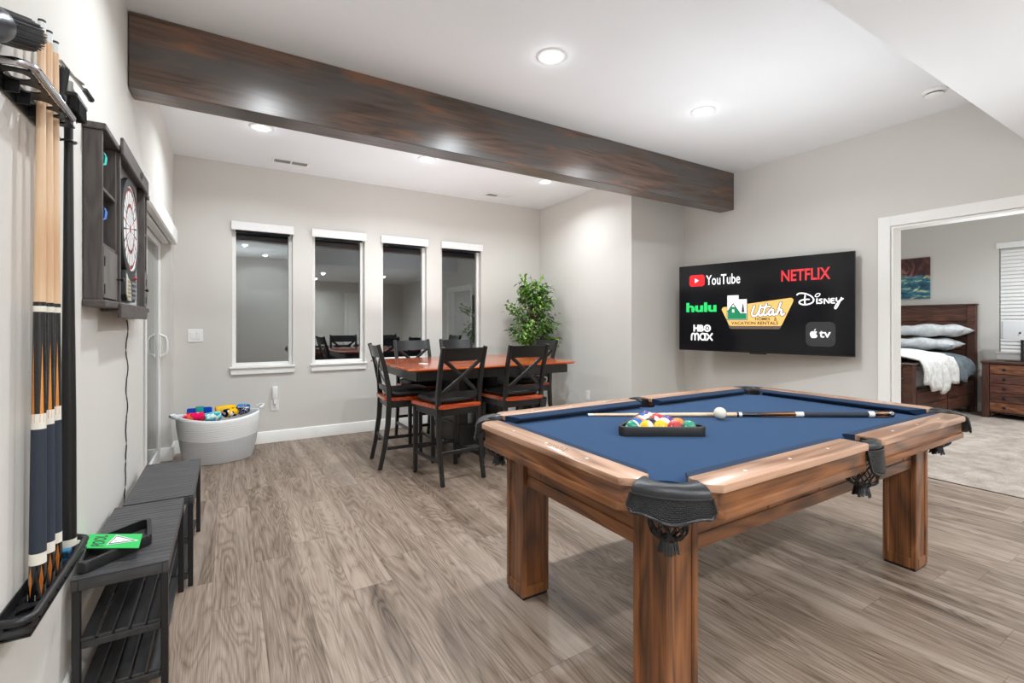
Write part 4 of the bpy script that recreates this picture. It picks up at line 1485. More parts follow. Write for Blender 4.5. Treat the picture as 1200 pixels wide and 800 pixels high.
def make_bench(label, x0, x1, y0, y1):
    t = thing('slatted_bench', label, 'bench', ((x0 + x1) / 2, (y0 + y1) / 2, 0), group='slatted shoe benches')
    w, d = (x1 - x0) / 2, (y1 - y0) / 2
    b = BM()
    box(b, (-w, -d, 0.39), (-w + 0.018, d, 0.424), 0.002)
    box(b, (w - 0.018, -d, 0.39), (w, d, 0.424), 0.002)
    box(b, (-w + 0.018, -d, 0.39), (w - 0.018, -d + 0.018, 0.424), 0.002)
    box(b, (-w + 0.018, d - 0.018, 0.39), (w - 0.018, d, 0.424), 0.002)
    obj('apron_frame', b, M_bench, t)
    b = BM()
    n = 22
    p = 2 * d / n
    box(b, (-w + 0.019, -d + 0.019, 0.416), (w - 0.019, d - 0.019, 0.4225))
    for k in range(n):
        box(b, (-w, -d + k * p + 0.001, 0.4245), (w, -d + (k + 1) * p - 0.001, 0.430), 0.0016)
    obj('slatted_top', b, M_bench, t)
    for sx in (-1, 1):
        for sy in (-1, 1):
            b = BM()
            cx, cy = sx * (w - 0.012), sy * (d - 0.012)
            box(b, (cx - 0.0105, cy - 0.0105, 0), (cx + 0.0105, cy + 0.0105, 0.3895), 0.002)
            obj('leg', b, M_blackmet, t)
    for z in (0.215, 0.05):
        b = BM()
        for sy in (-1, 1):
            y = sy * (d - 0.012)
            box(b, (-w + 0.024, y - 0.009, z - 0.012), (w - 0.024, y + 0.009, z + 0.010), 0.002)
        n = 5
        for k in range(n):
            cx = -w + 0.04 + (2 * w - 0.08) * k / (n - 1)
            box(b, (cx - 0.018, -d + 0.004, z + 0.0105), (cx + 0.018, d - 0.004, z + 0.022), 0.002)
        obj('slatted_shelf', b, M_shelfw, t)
    return t


make_bench('charcoal slatted bench nearer the camera, with a ball rack lying on it', XL + 0.018, -0.172, 1.975, 2.655)
make_bench('charcoal slatted bench farther along the wall, beside the white basket', XL + 0.042, -0.138, 2.67, 3.37)

# nine-ball rack and green card on the bench
t = thing('diamond_rack', 'black diamond-shaped ball rack lying on the near bench', 'ball rack', (-0.335, 2.175, 0.4305))
OUT = [(-0.078, -0.195), (0.098, -0.025), (0.072, 0.185), (-0.097, 0.025)]
kf = 0.86
b = BM(); loop_frame(b, rounded_poly(OUT, 0.020), rounded_poly([(x * kf, y * kf) for x, y in OUT], 0.012), 0, 0.036); obj('frame', b, M_black, t)

t = thing('rules_card', 'bright green printed pool card lying across the diamond rack', 'card', (-0.352, 2.186, 0.4675))
cu, cv = Vector((0.165, -0.097)), Vector((-0.006, 0.128))      # right and up along the card
o0 = Vector((-0.073, -0.056))


def card(u, v, z=0.0):
    p = o0 + cu * u + cv * v
    return Vector((p.x, p.y, z))


b = BM()
q = [(0, 0), (1, 0), (1, 1), (0, 1)]
lo = [b.verts.new(card(u, v)) for u, v in q]
hi = [b.verts.new(card(u, v, 0.0022)) for u, v in q]
b.faces.new(lo); b.faces.new(hi)
for i in range(4):
    b.faces.new((lo[i], lo[(i + 1) % 4], hi[(i + 1) % 4], hi[i]))
obj('card', b, M_green, t, ang=20)
CARD = t
# ================================================================= TEXT
def text_polys(s, bold=0.0, res=3, xs=1.0):
    """2-D triangles/polys of a string in the built-in font, as (verts, faces), normalised to its own bounding box."""
    cu_ = bpy.data.curves.new('lettering', 'FONT')
    cu_.body = s
    cu_.resolution_u = res
    cu_.offset = bold
    o = bpy.data.objects.new('lettering', cu_)
    COL.objects.link(o)
    bpy.context.view_layer.update()
    me = bpy.data.meshes.new_from_object(o.evaluated_get(bpy.context.evaluated_depsgraph_get()))
    V = [(v.co.x, v.co.y) for v in me.vertices]
    F = [tuple(p.vertices) for p in me.polygons]
    bpy.data.objects.remove(o)
    bpy.data.meshes.remove(me)
    bpy.data.curves.remove(cu_)
    x0, x1 = min(v[0] for v in V), max(v[0] for v in V)
    y0, y1 = min(v[1] for v in V), max(v[1] for v in V)
    return [((x - x0) / (x1 - x0), (y - y0) / (y1 - y0)) for x, y in V], F


def put_text(b, s, fn, bold=0.0, mi=0):
    V, F = text_polys(s, bold)
    vs = [b.verts.new(fn(u, v)) for u, v in V]
    for f in F:
        try:
            q = b.faces.new([vs[i] for i in f]); q.material_index = mi
        except ValueError:
            pass


def ribbon(b, pts, w, fn, mi=0, n=6, taper=False):
    """Smooth flat brush stroke through 2-D points."""
    P = [Vector(p) for p in pts]
    S = []
    for i in range(len(P) - 1):
        p0, p1, p2, p3 = P[max(i - 1, 0)], P[i], P[i + 1], P[min(i + 2, len(P) - 1)]
        for k in range(n):
            t = k / n
            S.append(0.5 * ((2 * p1) + (p2 - p0) * t + (2 * p0 - 5 * p1 + 4 * p2 - p3) * t * t + (3 * p1 - p0 - 3 * p2 + p3) * t ** 3))
    S.append(P[-1])
    L, Rr = [], []
    for i, p in enumerate(S):
        d = (S[min(i + 1, len(S) - 1)] - S[max(i - 1, 0)]).normalized()
        nn = Vector((-d.y, d.x)) * w / 2
        L.append(b.verts.new(fn(*(p + nn)))); Rr.append(b.verts.new(fn(*(p - nn))))
    for i in range(len(S) - 1):
        f = b.faces.new((L[i], Rr[i], Rr[i + 1], L[i + 1])); f.material_index = mi
    for c in (S[0], S[-1]):
        f = b.faces.new([b.verts.new(fn(c.x + w / 2 * math.cos(2 * PI * k / 10), c.y + w / 2 * math.sin(2 * PI * k / 10))) for k in range(10)]); f.material_index = mi


def flat(b, pts, fn, mi=0):
    f = b.faces.new([b.verts.new(fn(u, v)) for u, v in pts]); f.material_index = mi


# green card print
b = BM()
put_text(b, 'POOL', lambda u, v: card(0.37 - 0.24 * v, 0.10 + 0.80 * u, 0.0026), 0.03)
obj('lettering', b, M_greend, CARD, fix=False, ang=0)
b = BM()
flat(b, [(0.40, 0.18), (0.52, 0.92), (0.97, 0.50)], lambda u, v: card(u, v, 0.0025), 0)
flat(b, [(0.43, 0.23), (0.528, 0.86), (0.92, 0.50)], lambda u, v: card(u, v, 0.0028), 1)
flat(b, [(0.458, 0.30), (0.54, 0.79), (0.862, 0.50)], lambda u, v: card(u, v, 0.0031), 0)
for k, (u, v) in enumerate(((0.52, 0.45), (0.56, 0.60), (0.66, 0.52), (0.72, 0.47))):
    flat(b, [(u, v), (u + 0.05, v), (u + 0.05, v + 0.025), (u, v + 0.025)], lambda u, v: card(u, v, 0.0034), 1)
obj('rack_diagram', b, [plain('card_white', srgb(238, 240, 240), 0.4), M_black], CARD, fix=False, ang=0)

# ================================================================= DINING SET
M_cherry = wood('glossy_cherry_top', srgb(150, 62, 26), srgb(178, 84, 40), srgb(200, 108, 56), 'x', 0.9, 4.0, 0.16, 0.5, knots=0.0, bstr=0.02, fine=0.25)
M_seatw = wood('glossy_cherry_seat', srgb(140, 48, 20), srgb(186, 76, 36), srgb(206, 100, 54), 'x', 1.5, 4.0, 0.2, 0.5, knots=0, bstr=0.02, fine=0.2)
M_ebony = plain('satin_black_wood', srgb(23, 22, 22), 0.33, var=0.12, coat=0.15)
M_cush = plain('black_leatherette', srgb(26, 26, 28), 0.38, bump=0.3, bscale=90)


def make_chair(label):
    t = thing('dining_chair', label, 'chair', group='counter-height chairs around the dining table')
    post = [(-0.275, 0.0), (-0.238, 0.18), (-0.208, 0.38), (-0.198, 0.56), (-0.205, 0.70), (-0.240, 0.88), (-0.292, 1.055)]
    for s in (-1, 1):
        b = BM()
        sweep(b, [(s * (0.185 + 0.012 * max(0, z - 0.6)), y, z) for y, z in post], rrect(0.034, 0.042, 0.006), up=(0, 1, 0), scl=[0.8, 0.9, 1, 1.05, 1, 0.9, 0.8])
        obj('rear_leg', b, M_ebony, t, ang=40)
        b = BM()
        sweep(b, [(s * 0.192, 0.185, 0.0), (s * 0.190, 0.180, 0.55)], rrect(0.038, 0.038, 0.005), up=(0, 1, 0), scl=[0.78, 1.0])
        obj('front_leg', b, M_ebony, t, ang=40)
    b = BM()
    prism(b, rounded_poly([(-0.198, -0.235), (0.198, -0.235), (0.228, 0.222), (-0.228, 0.222)], 0.035), 0.575, 0.602, bev=0.007)
    obj('seat', b, M_seatw, t)
    b = BM()
    for p0, p1 in (((-0.17, 0.182), (0.17, 0.182)), ((-0.17, -0.198), (0.17, -0.198)), ((-0.188, -0.178), (-0.190, 0.162)), ((0.188, -0.178), (0.190, 0.162))):
        bar(b, (p0[0], p0[1], 0.545), (p1[0], p1[1], 0.545), 0.022, 0.058)
    obj('seat_apron', b, M_ebony, t)

    def yz(z):
        for (ya, za), (yb, zb_) in zip(post, post[1:]):
            if za <= z <= zb_:
                return ya + (yb - ya) * (z - za) / (zb_ - za)
        return post[-1][0]

    def curved(b, z0, z1, hw, dep, th):
        t_ = BM()
        n = 10
        rows = []
        for i in range(n + 1):
            x = -hw + 2 * hw * i / n
            c = -dep * (1 - (x / hw) ** 2)
            rows.append([t_.verts.new((x, yz(z) + c + o_, z)) for z, o_ in ((z0, -th / 2), (z1, -th / 2), (z1, th / 2), (z0, th / 2))])
        for i in range(n):
            for k in range(4):
                t_.faces.new((rows[i][k], rows[i][(k + 1) % 4], rows[i + 1][(k + 1) % 4], rows[i + 1][k]))
        t_.faces.new(rows[0]); t_.faces.new(rows[-1][::-1])
        merge(b, t_)
    b = BM(); curved(b, 0.945, 1.046, 0.176, 0.022, 0.019); obj('top_rail', b, M_ebony, t, ang=50)
    b = BM(); curved(b, 0.655, 0.700, 0.172, 0.018, 0.017); obj('lower_back_rail', b, M_ebony, t, ang=50)
    for s, off in ((-1, 0.006), (1, -0.006)):
        b = BM()
        pts = []
        for i in range(7):
            v = i / 6
            z = 0.690 + (0.955 - 0.690) * v
            x = s * (-0.165 + 0.33 * v)
            pts.append((x, yz(z) - 0.018 * (1 - (x / 0.17) ** 2) + off, z))
        sweep(b, pts, rrect(0.030, 0.011, 0.002), up=(0, 1, 0))
        obj('cross_slat', b, M_ebony, t, ang=50)
    for p0, p1 in (((-0.172, 0.186, 0.205), (0.172, 0.186, 0.205)), ((-0.176, -0.228, 0.235), (0.176, -0.228, 0.235)), ((-0.188, -0.214, 0.175), (-0.192, 0.166, 0.175)), ((0.188, -0.214, 0.175), (0.192, 0.166, 0.175))):
        b = BM(); bar(b, p0, p1, 0.017, 0.028); obj('stretcher', b, M_ebony, t)
    return t


def make_cushion(label):
    t = thing('chair_cushion', label, 'cushion', group='black chair cushions')
    b = BM()

    def sq(a, p=0.32):
        return (abs(math.cos(a)) ** p * (1 if math.cos(a) >= 0 else -1), abs(math.sin(a)) ** p * (1 if math.sin(a) >= 0 else -1))
    prof = [(0.0, 0.0), (0.88, 0.0), (0.97, 0.012), (1.0, 0.028), (0.97, 0.043), (0.86, 0.056), (0.55, 0.060), (0.25, 0.057), (0.0, 0.054)]
    seg = 36
    rows = []
    for r, z in prof:
        rows.append([b.verts.new((0.196 * r * sq(2 * PI * i / seg)[0], 0.190 * r * sq(2 * PI * i / seg)[1] + 0.004, z)) for i in range(seg)] if r else [b.verts.new((0, 0.004, z))])
    for a, c in zip(rows, rows[1:]):
        for i in range(seg):
            j = (i + 1) % seg
            b.faces.new((a[0], c[j], c[i]) if len(a) == 1 else (a[i], a[j], c[0]) if len(c) == 1 else (a[i], a[j], c[j], c[i]))
    obj('pad', b, M_cush, t, ang=70)
    b = BM()
    tube(b, [(0.1945 * sq(2 * PI * i / 40)[0], 0.1885 * sq(2 * PI * i / 40)[1] + 0.004, 0.028) for i in range(40)], 0.0045, 6, closed=True)
    obj('piping', b, M_cush, t, ang=70)
    return t


CH = [
    (1.385, 4.14, -94, 'black cross-back chair at the patio-door end of the dining table, seen side-on'),
    (1.545, 3.605, 6, 'black cross-back chair, back to the camera, front left of the dining table'),
    (2.205, 3.665, 1, 'black cross-back chair, back to the camera, front right of the dining table'),
    (1.745, 4.735, 181, 'black cross-back chair on the window side of the dining table, left one'),
    (2.275, 4.745, 180, 'black cross-back chair on the window side of the dining table, right one'),
    (2.775, 4.33, 90, 'black cross-back chair at the plant end of the dining table'),
]
CUL = ['black cushion on the chair at the door end of the dining table', 'black cushion on the front left chair of the dining table', 'black cushion on the front right chair of the dining table', 'black cushion on the left window-side chair of the dining table', 'black cushion on the right window-side chair of the dining table', 'black cushion on the chair at the plant end of the dining table']
ch0 = make_chair(CH[0][3])
cu0 = make_cushion(CUL[0])
for i, (x, y, rz, lab) in enumerate(CH):
    c = ch0 if i == 0 else dup(ch0, label=lab, group='counter-height chairs around the dining table')
    c.location = (x, y, 0.0); c.rotation_euler = (0, 0, R(rz))
    k = cu0 if i == 0 else dup(cu0, label=CUL[i], group='black chair cushions')
    k.location = (x, y, 0.6025); k.rotation_euler = (0, 0, R(rz))

tb = thing('dining_table', 'counter-height dining table with glossy cherry top and black pedestal', 'table', (2.075, 4.22, 0))
hx, hy = 0.845, 0.64
b = BM()
pl = [(-hx + 0.05, -hy), (hx - 0.05, -hy), (hx, -hy + 0.05), (hx, hy - 0.05), (hx - 0.05, hy), (-hx + 0.05, hy), (-hx, hy - 0.05), (-hx, -hy + 0.05)]
k9 = 0.985
t_ = BM()
rows = [[t_.verts.new((x * f_, y * f_, z)) for x, y in pl] for f_, z in ((0.955, 0.842), (0.985, 0.848), (1.0, 0.856), (1.0, 0.861), (0.99, 0.868), (0.975, 0.870))]
for a, c in zip(rows, rows[1:]):
    for i in range(8):
        t_.faces.new((a[i], a[(i + 1) % 8], c[(i + 1) % 8], c[i]))
t_.faces.new(rows[0][::-1]); t_.faces.new(rows[-1])
merge(b, t_)
obj('table_top', b, M_cherry, tb, ang=25)
b = BM()
ax, ay = hx - 0.09, hy - 0.075
for s in (-1, 1):
    box(b, (-ax, s * ay - 0.011, 0.762), (ax, s * ay + 0.011, 0.8415), 0.002)
    box(b, (s * ax - 0.011, -ay + 0.0115, 0.762), (s * ax + 0.011, ay - 0.0115, 0.8415), 0.002)
obj('apron', b, M_ebony, tb)
b = BM()
box(b, (-0.25, -0.25, 0.10), (0.25, 0.25, 0.30), 0.004)
for sx in (-1, 1):
    for sy in (-1, 1):
        box(b, (sx * 0.20 - 0.045, sy * 0.20 - 0.045, 0.3), (sx * 0.20 + 0.045, sy * 0.20 + 0.045, 0.80), 0.004)
box(b, (-0.245, -0.16, 0.30), (-0.225, 0.16, 0.80), 0.002)
box(b, (0.225, -0.16, 0.30), (0.245, 0.16, 0.80), 0.002)
box(b, (-0.25, -0.25, 0.80), (0.25, 0.25, 0.8415), 0.004)
obj('pedestal', b, M_ebony, tb)
for sx in (-1, 1):
    for sy in (-1, 1):
        b = BM()
        sweep(b, [(sx * 0.20, sy * 0.20, 0.16), (sx * 0.24, sy * 0.24, 0.08), (sx * 0.28, sy * 0.28, 0.026)], rrect(0.06, 0.08, 0.008), scl=[1, 0.85, 0.6])
        obj('foot', b, M_ebony, tb)
t = thing('drink_coaster', 'small white square coaster on the left part of the dining table', 'coaster', (1.50, 4.02, 0.8705), 0.2)
b = BM(); box(b, (-0.028, -0.04, 0), (0.028, 0.04, 0.008), 0.003); obj('tile', b, M_pearl, t)

# ================================================================= FICUS
M_leafs = []
for i, (c0, c1) in enumerate(((srgb(48, 92, 26), srgb(92, 142, 44)), (srgb(86, 132, 36), srgb(140, 176, 72)), (srgb(30, 66, 22), srgb(60, 100, 34)))):
    n = NT('ficus_leaf_%d' % i)
    no = n.noise(n.coords(), 14, 2)
    M_leafs.append(n.bsdf(Base_Color=n.mix(no, c0, c1), Roughness=0.42, Subsurface_Weight=0.0))
M_bark = wood('ficus_bark', srgb(60, 44, 32), srgb(96, 74, 54), srgb(120, 96, 74), 'z', 4, 6, 0.8, 0)
pl_ = thing('potted_ficus', 'leafy green ficus plant in the corner behind the dining table', 'plant', (3.33, 5.0, 0))
b = BM(); lathe(b, [(0, 0), (0.13, 0), (0.145, 0.01), (0.175, 0.27), (0.182, 0.29), (0.170, 0.29), (0.160, 0.255), (0, 0.25)], 32); obj('pot', b, M_black, pl_)
b = BM(); lathe(b, [(0, 0.262), (0.158, 0.256), (0.150, 0.251), (0, 0.2505)], 24); obj('soil', b, plain('potting_moss', srgb(70, 60, 40), 0.95, bump=0.8, bscale=60), pl_)
b = BM()
rs = random.Random(4)
tips = []
for k in range(3):
    a = k * 2.1
    tube(b, [(0.03 * math.cos(a), 0.03 * math.sin(a), 0.24), (0.035 * math.cos(a + 1.2), 0.035 * math.sin(a + 1.2), 0.6), (0.03 * math.cos(a + 2.4), 0.03 * math.sin(a + 2.4), 0.95), (0.05 * math.cos(a), 0.05 * math.sin(a), 1.25)], 0.014, 7)


def crown_r(z):
    v = (z - 0.93) / (1.80 - 0.93)
    return 0.10 + 0.32 * (1 - max(0, v)) ** 0.75 * min(1, 0.72 + v * 2.2)


def inwall(p):
    return p.x + 3.33 > X2 - 0.03 or p.y + 5.0 > YB - 0.04


for k in range(84):
    z = rs.uniform(0.98, 1.72)
    a = rs.uniform(0, 2 * PI)
    rr_ = crown_r(z) * rs.uniform(0.6, 1.0)
    p0 = Vector((0.03 * math.cos(a), 0.03 * math.sin(a), max(0.85, z - 0.28)))
    p1 = Vector((rr_ * math.cos(a), rr_ * math.sin(a), z + 0.03))
    if inwall(p1):
        continue
    pm = (p0 + p1) / 2 + Vector((0, 0, 0.06))
    tube(b, [p0, pm, p1], 0.004, 5, scl=[1, 0.8, 0.4])
    tips.append((p0, pm, p1))
obj('trunk', b, M_bark, pl_, ang=60)
b = BM()


def leaf(b, p, d, up_, L, W, mi):
    d = d.normalized()
    s = d.cross(up_).normalized()
    u = s.cross(d).normalized()
    m0, m1, m2 = p, p + d * L * 0.5 + u * 0.006, p + d * L - u * 0.012
    l0, r0 = p + d * L * 0.28 + s * W * 0.42 + u * 0.006, p + d * L * 0.28 - s * W * 0.42 + u * 0.006
    l1, r1 = p + d * L * 0.62 + s * W * 0.40 + u * 0.004, p + d * L * 0.62 - s * W * 0.40 + u * 0.004
    V = [b.verts.new(x) for x in (m0, l0, l1, m2, r1, r0, m1)]
    for q in ((0, 6, 1), (1, 6, 2), (2, 6, 3), (3, 6, 4), (4, 6, 5), (5, 6, 0)):
        f = b.faces.new([V[i] for i in q]); f.material_index = mi


for p0, pm, p1 in tips:
    for k in range(26):
        v = rs.uniform(0.3, 1.05)
        p = p0.lerp(pm, v * 2) if v < 0.5 else pm.lerp(p1, v * 2 - 1)
        p = p + Vector((rs.gauss(0, 0.035), rs.gauss(0, 0.035), rs.gauss(0, 0.035)))
        d = Vector((p.x, p.y, 0)).normalized() * 0.8 + Vector((rs.gauss(0, 0.5), rs.gauss(0, 0.5), rs.uniform(-0.6, 0.45)))
        if inwall(p + d.normalized() * 0.08):
            continue
        leaf(b, p, d, Vector((rs.gauss(0, 0.3), rs.gauss(0, 0.3), 1)), rs.uniform(0.050, 0.082), rs.uniform(0.024, 0.036), rs.choice([0, 0, 1, 1, 2]))
for k in range(9):   # sprigs standing out of the top and the left
    a = rs.uniform(0, 2 * PI)
    base_ = Vector((0.04 * math.cos(a) - 0.02, 0.04 * math.sin(a), 1.62)) if k < 6 else Vector((-0.26, -0.05, 1.32 + 0.05 * (k - 6)))
    dirn = Vector((0.10 * math.cos(a), 0.10 * math.sin(a), 0.2)) if k < 6 else Vector((-0.16, -0.03, 0.08))
    for j in range(9):
        p = base_ + dirn * (j / 8)
        d = dirn.normalized() + Vector((rs.gauss(0, 0.6), rs.gauss(0, 0.6), rs.gauss(0, 0.4)))
        if not inwall(p + d.normalized() * 0.08):
            leaf(b, p, d, Vector((rs.gauss(0, 0.4), rs.gauss(0, 0.4), 1)), 0.064, 0.030, rs.choice([0, 1, 1]))
obj('foliage', b, M_leafs, pl_, ang=0, fix=False)

# ================================================================= BASKET AND TOWELS
def rope_mat(name, col):
    n = NT(name)
    v = n.coords()
    sx = n.n('ShaderNodeSeparateXYZ', None, Vector=v)
    st = n.math('PINGPONG', n.math('MULTIPLY', sx.outputs[2], 62.0), 0.5)
    no = n.noise(n.scale(v, (90, 90, 160)), 1, 3, 0.7)
    f = n.math('ADD', n.math('MULTIPLY', st, 0.8), n.math('MULTIPLY', no, 0.6))
    c = n.mix(f, tuple(x * 0.84 for x in col), tuple(min(1, x * 1.08) for x in col))
    return n.bsdf(Base_Color=c, Roughness=0.9, Specular_IOR_Level=0.2, Normal=n.bump(f, 0.6, 0.006))


M_rw, M_rg = rope_mat('white_cotton_rope', srgb(246, 246, 245)), rope_mat('grey_cotton_rope', srgb(205, 205, 206))
bk = thing('rope_basket', 'oval white and grey rope basket full of rolled towels in the corner', 'basket', (-0.068, 5.055, 0.001), 0.10)


def bas(u, v, inn=0.0):
    a = 2 * PI * u
    k = 0.86 + 0.14 * min(1, v * 1.25) - 0.05 * (1 - v) ** 6
    wob = 1 + 0.012 * math.sin(3 * a + 1) * math.sin(PI * v)
    zt = 0.405 + 0.020 * math.cos(2 * a) - 0.004 * math.cos(a)
    return Vector(((0.325 * k * wob - inn) * math.cos(a), (0.235 * k * wob - inn) * math.sin(a), 0.002 + v * zt))


b = BM()
grid(b, 48, 9, lambda u, v: bas(u, v * 0.52), wrap=True, mi=1)
grid(b, 48, 8, lambda u, v: bas(u, 0.52 + 0.48 * v), wrap=True, mi=0)
bmesh.ops.remove_doubles(b, verts=b.verts[:], dist=1e-5)
b.faces.new([b.verts.new(bas(i / 48, 0)) for i in range(48)]).material_index = 1
bmesh.ops.remove_doubles(b, verts=b.verts[:], dist=1e-5)
o = obj('woven_body', b, [M_rw, M_rg], bk, ang=60)
sol = o.modifiers.new('thickness', 'SOLIDIFY'); sol.thickness = 0.010; sol.offset = -1
for s, zz in ((-1, 0.415), (1, 0.440)):
    b = BM()
    sweep(b, [(s * 0.318, -0.075, zz), (s * 0.345, -0.06, zz + 0.012), (s * 0.365, 0, zz + 0.016), (s * 0.345, 0.06, zz + 0.012), (s * 0.318, 0.075, zz)], rrect(0.012, 0.026, 0.004))
    obj('handle', b, M_rw, bk, ang=60)


def towel_mat(name, cols, scale=16.0, kind='v'):
    n = NT(name)
    v = n.coords()
    if kind == 'v':
        k = n.n('ShaderNodeTexVoronoi', {'feature': 'F1'}, Vector=v, Scale=scale)
        f = n.n('ShaderNodeSeparateColor', None, Color=k.outputs[1]).outputs[0]
    elif kind == 'edge':
        f = n.n('ShaderNodeTexVoronoi', {'feature': 'DISTANCE_TO_EDGE'}, Vector=v, Scale=scale).outputs[0]
        f = n.math('MULTIPLY', f, 4.0)
    else:
        f = n.math('PINGPONG', n.math('MULTIPLY', n.n('ShaderNodeSeparateXYZ', None, Vector=v).outputs[2], scale), 1.0)
    st = [(i / len(cols), c) for i, c in enumerate(cols)]
    c = n.ramp(f, st, 'CONSTANT')
    no = n.noise(v, 300, 2)
    return n.bsdf(Base_Color=c, Roughness=0.95, Specular_IOR_Level=0.1, Normal=n.bump(no, 0.6, 0.003))


def towel(label, loc, axis, L, r, m):
    t = thing('rolled_towel', label, 'towel', loc, group='rolled towels in the basket')
    ax = Vector(axis).normalized()
    t.rotation_mode = 'QUATERNION'
    t.rotation_quaternion = ax.to_track_quat('Z', 'Y')
    b = BM()
    seg = 28
    ridge = [(0.0, -L / 2 + 0.012)]
    prof = [(0.25 * r, -L / 2 + 0.014), (0.5 * r, -L / 2 + 0.004), (0.62 * r, -L / 2 + 0.010), (0.85 * r, -L / 2), (r, -L / 2 + 0.012), (r, -L / 6), (r * 0.985, 0), (r, L / 6), (r, L / 2 - 0.012), (0.85 * r, L / 2), (0.62 * r, L / 2 - 0.010), (0.5 * r, L / 2 - 0.004), (0.25 * r, L / 2 - 0.014)]
    lathe(b, [(0, -L / 2 + 0.016)] + prof + [(0, L / 2 - 0.016)], seg)
    for v in b.verts:
        a = math.atan2(v.co.y, v.co.x)
        q = 1 + 0.04 * math.sin(2 * a + 1) + 0.025 * math.sin(5 * a + 40 * v.co.z)
        v.co.x *= q; v.co.y *= q * 0.92
    obj('roll', b, m, t, ang=70)
    b = BM()
    sweep(b, [(r * 0.93, 0.0, -L / 2 + 0.01), (r * 1.02, 0.01, 0), (r * 0.93, 0.0, L / 2 - 0.01)], rrect(0.010, 0.03, 0.004), up=(0, 1, 0))
    obj('loose_edge', b, m, t, ang=70)
    return t


T_ = {
    'pink': towel_mat('pink_orange_towel', [srgb(238, 28, 96), srgb(238, 28, 96), srgb(244, 120, 60), srgb(240, 220, 222)], 24),
    'blue': towel_mat('royal_blue_towel_teal_band', [srgb(10, 60, 160), srgb(10, 60, 160), srgb(14, 66, 168)], 9),
    'aqua': towel_mat('aqua_leaf_towel', [srgb(36, 160, 160), srgb(160, 220, 226), srgb(236, 242, 242), srgb(90, 196, 206)], 52),
    'yellow': towel_mat('yellow_towel', [srgb(246, 190, 28), srgb(240, 178, 20), srgb(236, 186, 60)], 14),
    'navyy': towel_mat('navy_yellow_white_towel', [srgb(28, 36, 76), srgb(246, 186, 30), srgb(236, 236, 238), srgb(28, 36, 76)], 30),
    'navyw': towel_mat('navy_white_net_towel', [srgb(240, 240, 242), srgb(30, 38, 74), srgb(30, 38, 74), srgb(30, 38, 74), srgb(30, 38, 74), srgb(30, 38, 74), srgb(30, 38, 74)], 34, 'edge'),
    'sky': towel_mat('sky_blue_towel', [srgb(30, 130, 206), srgb(36, 138, 214)], 9),
}
bx_, by_ = -0.068, 5.055
TOW = [
    ('rolled pink and orange towel at the left front of the basket', (bx_ - 0.185, by_ - 0.085, 0.412), (1, -0.12, 0), 0.15, 0.046, 'pink'),
    ('rolled royal blue towel with a teal band at the left rear of the basket', (bx_ - 0.150, by_ + 0.030, 0.430), (1, 0.05, 0), 0.19, 0.052, 'blue'),
    ('rolled aqua and white patterned towel in the front middle of the basket', (bx_ - 0.045, by_ - 0.120, 0.408), (1, 0.10, 0.05), 0.12, 0.048, 'aqua'),
    ('rolled plain yellow towel at the rear middle of the basket', (bx_ + 0.050, by_ + 0.055, 0.432), (1, 0.1, 0), 0.16, 0.050, 'yellow'),
    ('rolled navy, yellow and white towel right of the aqua one in the basket', (bx_ + 0.085, by_ - 0.085, 0.428), (0.7, 0.6, 0.0), 0.10, 0.044, 'navyy'),
    ('rolled navy and white net-patterned towel near the right of the basket', (bx_ + 0.185, by_ - 0.015, 0.432), (0.6, 0.8, 0), 0.11, 0.043, 'navyw'),
    ('rolled sky blue towel at the right end of the basket', (bx_ + 0.195, by_ + 0.100, 0.440), (1, -0.6, 0), 0.10, 0.032, 'sky'),
]
for lab, loc, ax, L, r, m in TOW:
    t = towel(lab, loc, ax, L, r, T_[m])
    if m == 'blue':
        b = BM(); lathe(b, [(0.0565, -0.030), (0.0580, -0.026), (0.0580, 0.026), (0.0565, 0.030)], 28)
        obj('teal_band', b, plain('teal_band_cloth', srgb(16, 134, 130), 0.9, bump=0.5, bscale=300), t)
# ================================================================= TELEVISION
TW, TH = 1.579, 0.902
ddx, ddy = 0.209, -0.978
tv = thing('television', 'large flat black television angled out from the wall, showing streaming logos', 'television', (4.22, 3.457, 0.949), math.atan2(ddy, ddx))
# keep the physics names clear: a wall-mounted set
b = BM()
box(b, (0, 0.002, 0), (TW, 0.022, TH), 0.002)
box(b, (0.0, 0.0, 0.0), (TW, 0.0019, 0.010)); box(b, (0, 0, TH - 0.004), (TW, 0.0019, TH)); box(b, (0, 0, 0.0101), (0.004, 0.0019, TH - 0.0041)); box(b, (TW - 0.004, 0, 0.0101), (TW, 0.0019, TH - 0.0041))
box(b, (0.25, 0.0221, 0.05), (TW - 0.25, 0.05, 0.55), 0.01)
obj('housing', b, plain('tv_black_plastic', srgb(20, 20, 21), 0.4), tv)
n = NT('tv_screen_glass')
M_scr = n.bsdf(Base_Color=(0.003, 0.003, 0.0035, 1), Roughness=0.12, Specular_IOR_Level=0.3, Emission_Color=(0.004, 0.004, 0.005, 1), Emission_Strength=1.0)
b = BM(); box(b, (0.004, 0.0006, 0.0101), (TW - 0.004, 0.0019, TH - 0.0041)); scr = obj('screen', b, M_scr, tv, ang=0)
b = BM(); box(b, (0.73, -0.004, -0.012), (0.88, 0.012, -0.0002), 0.002); obj('sensor_bar', b, M_black, tv)
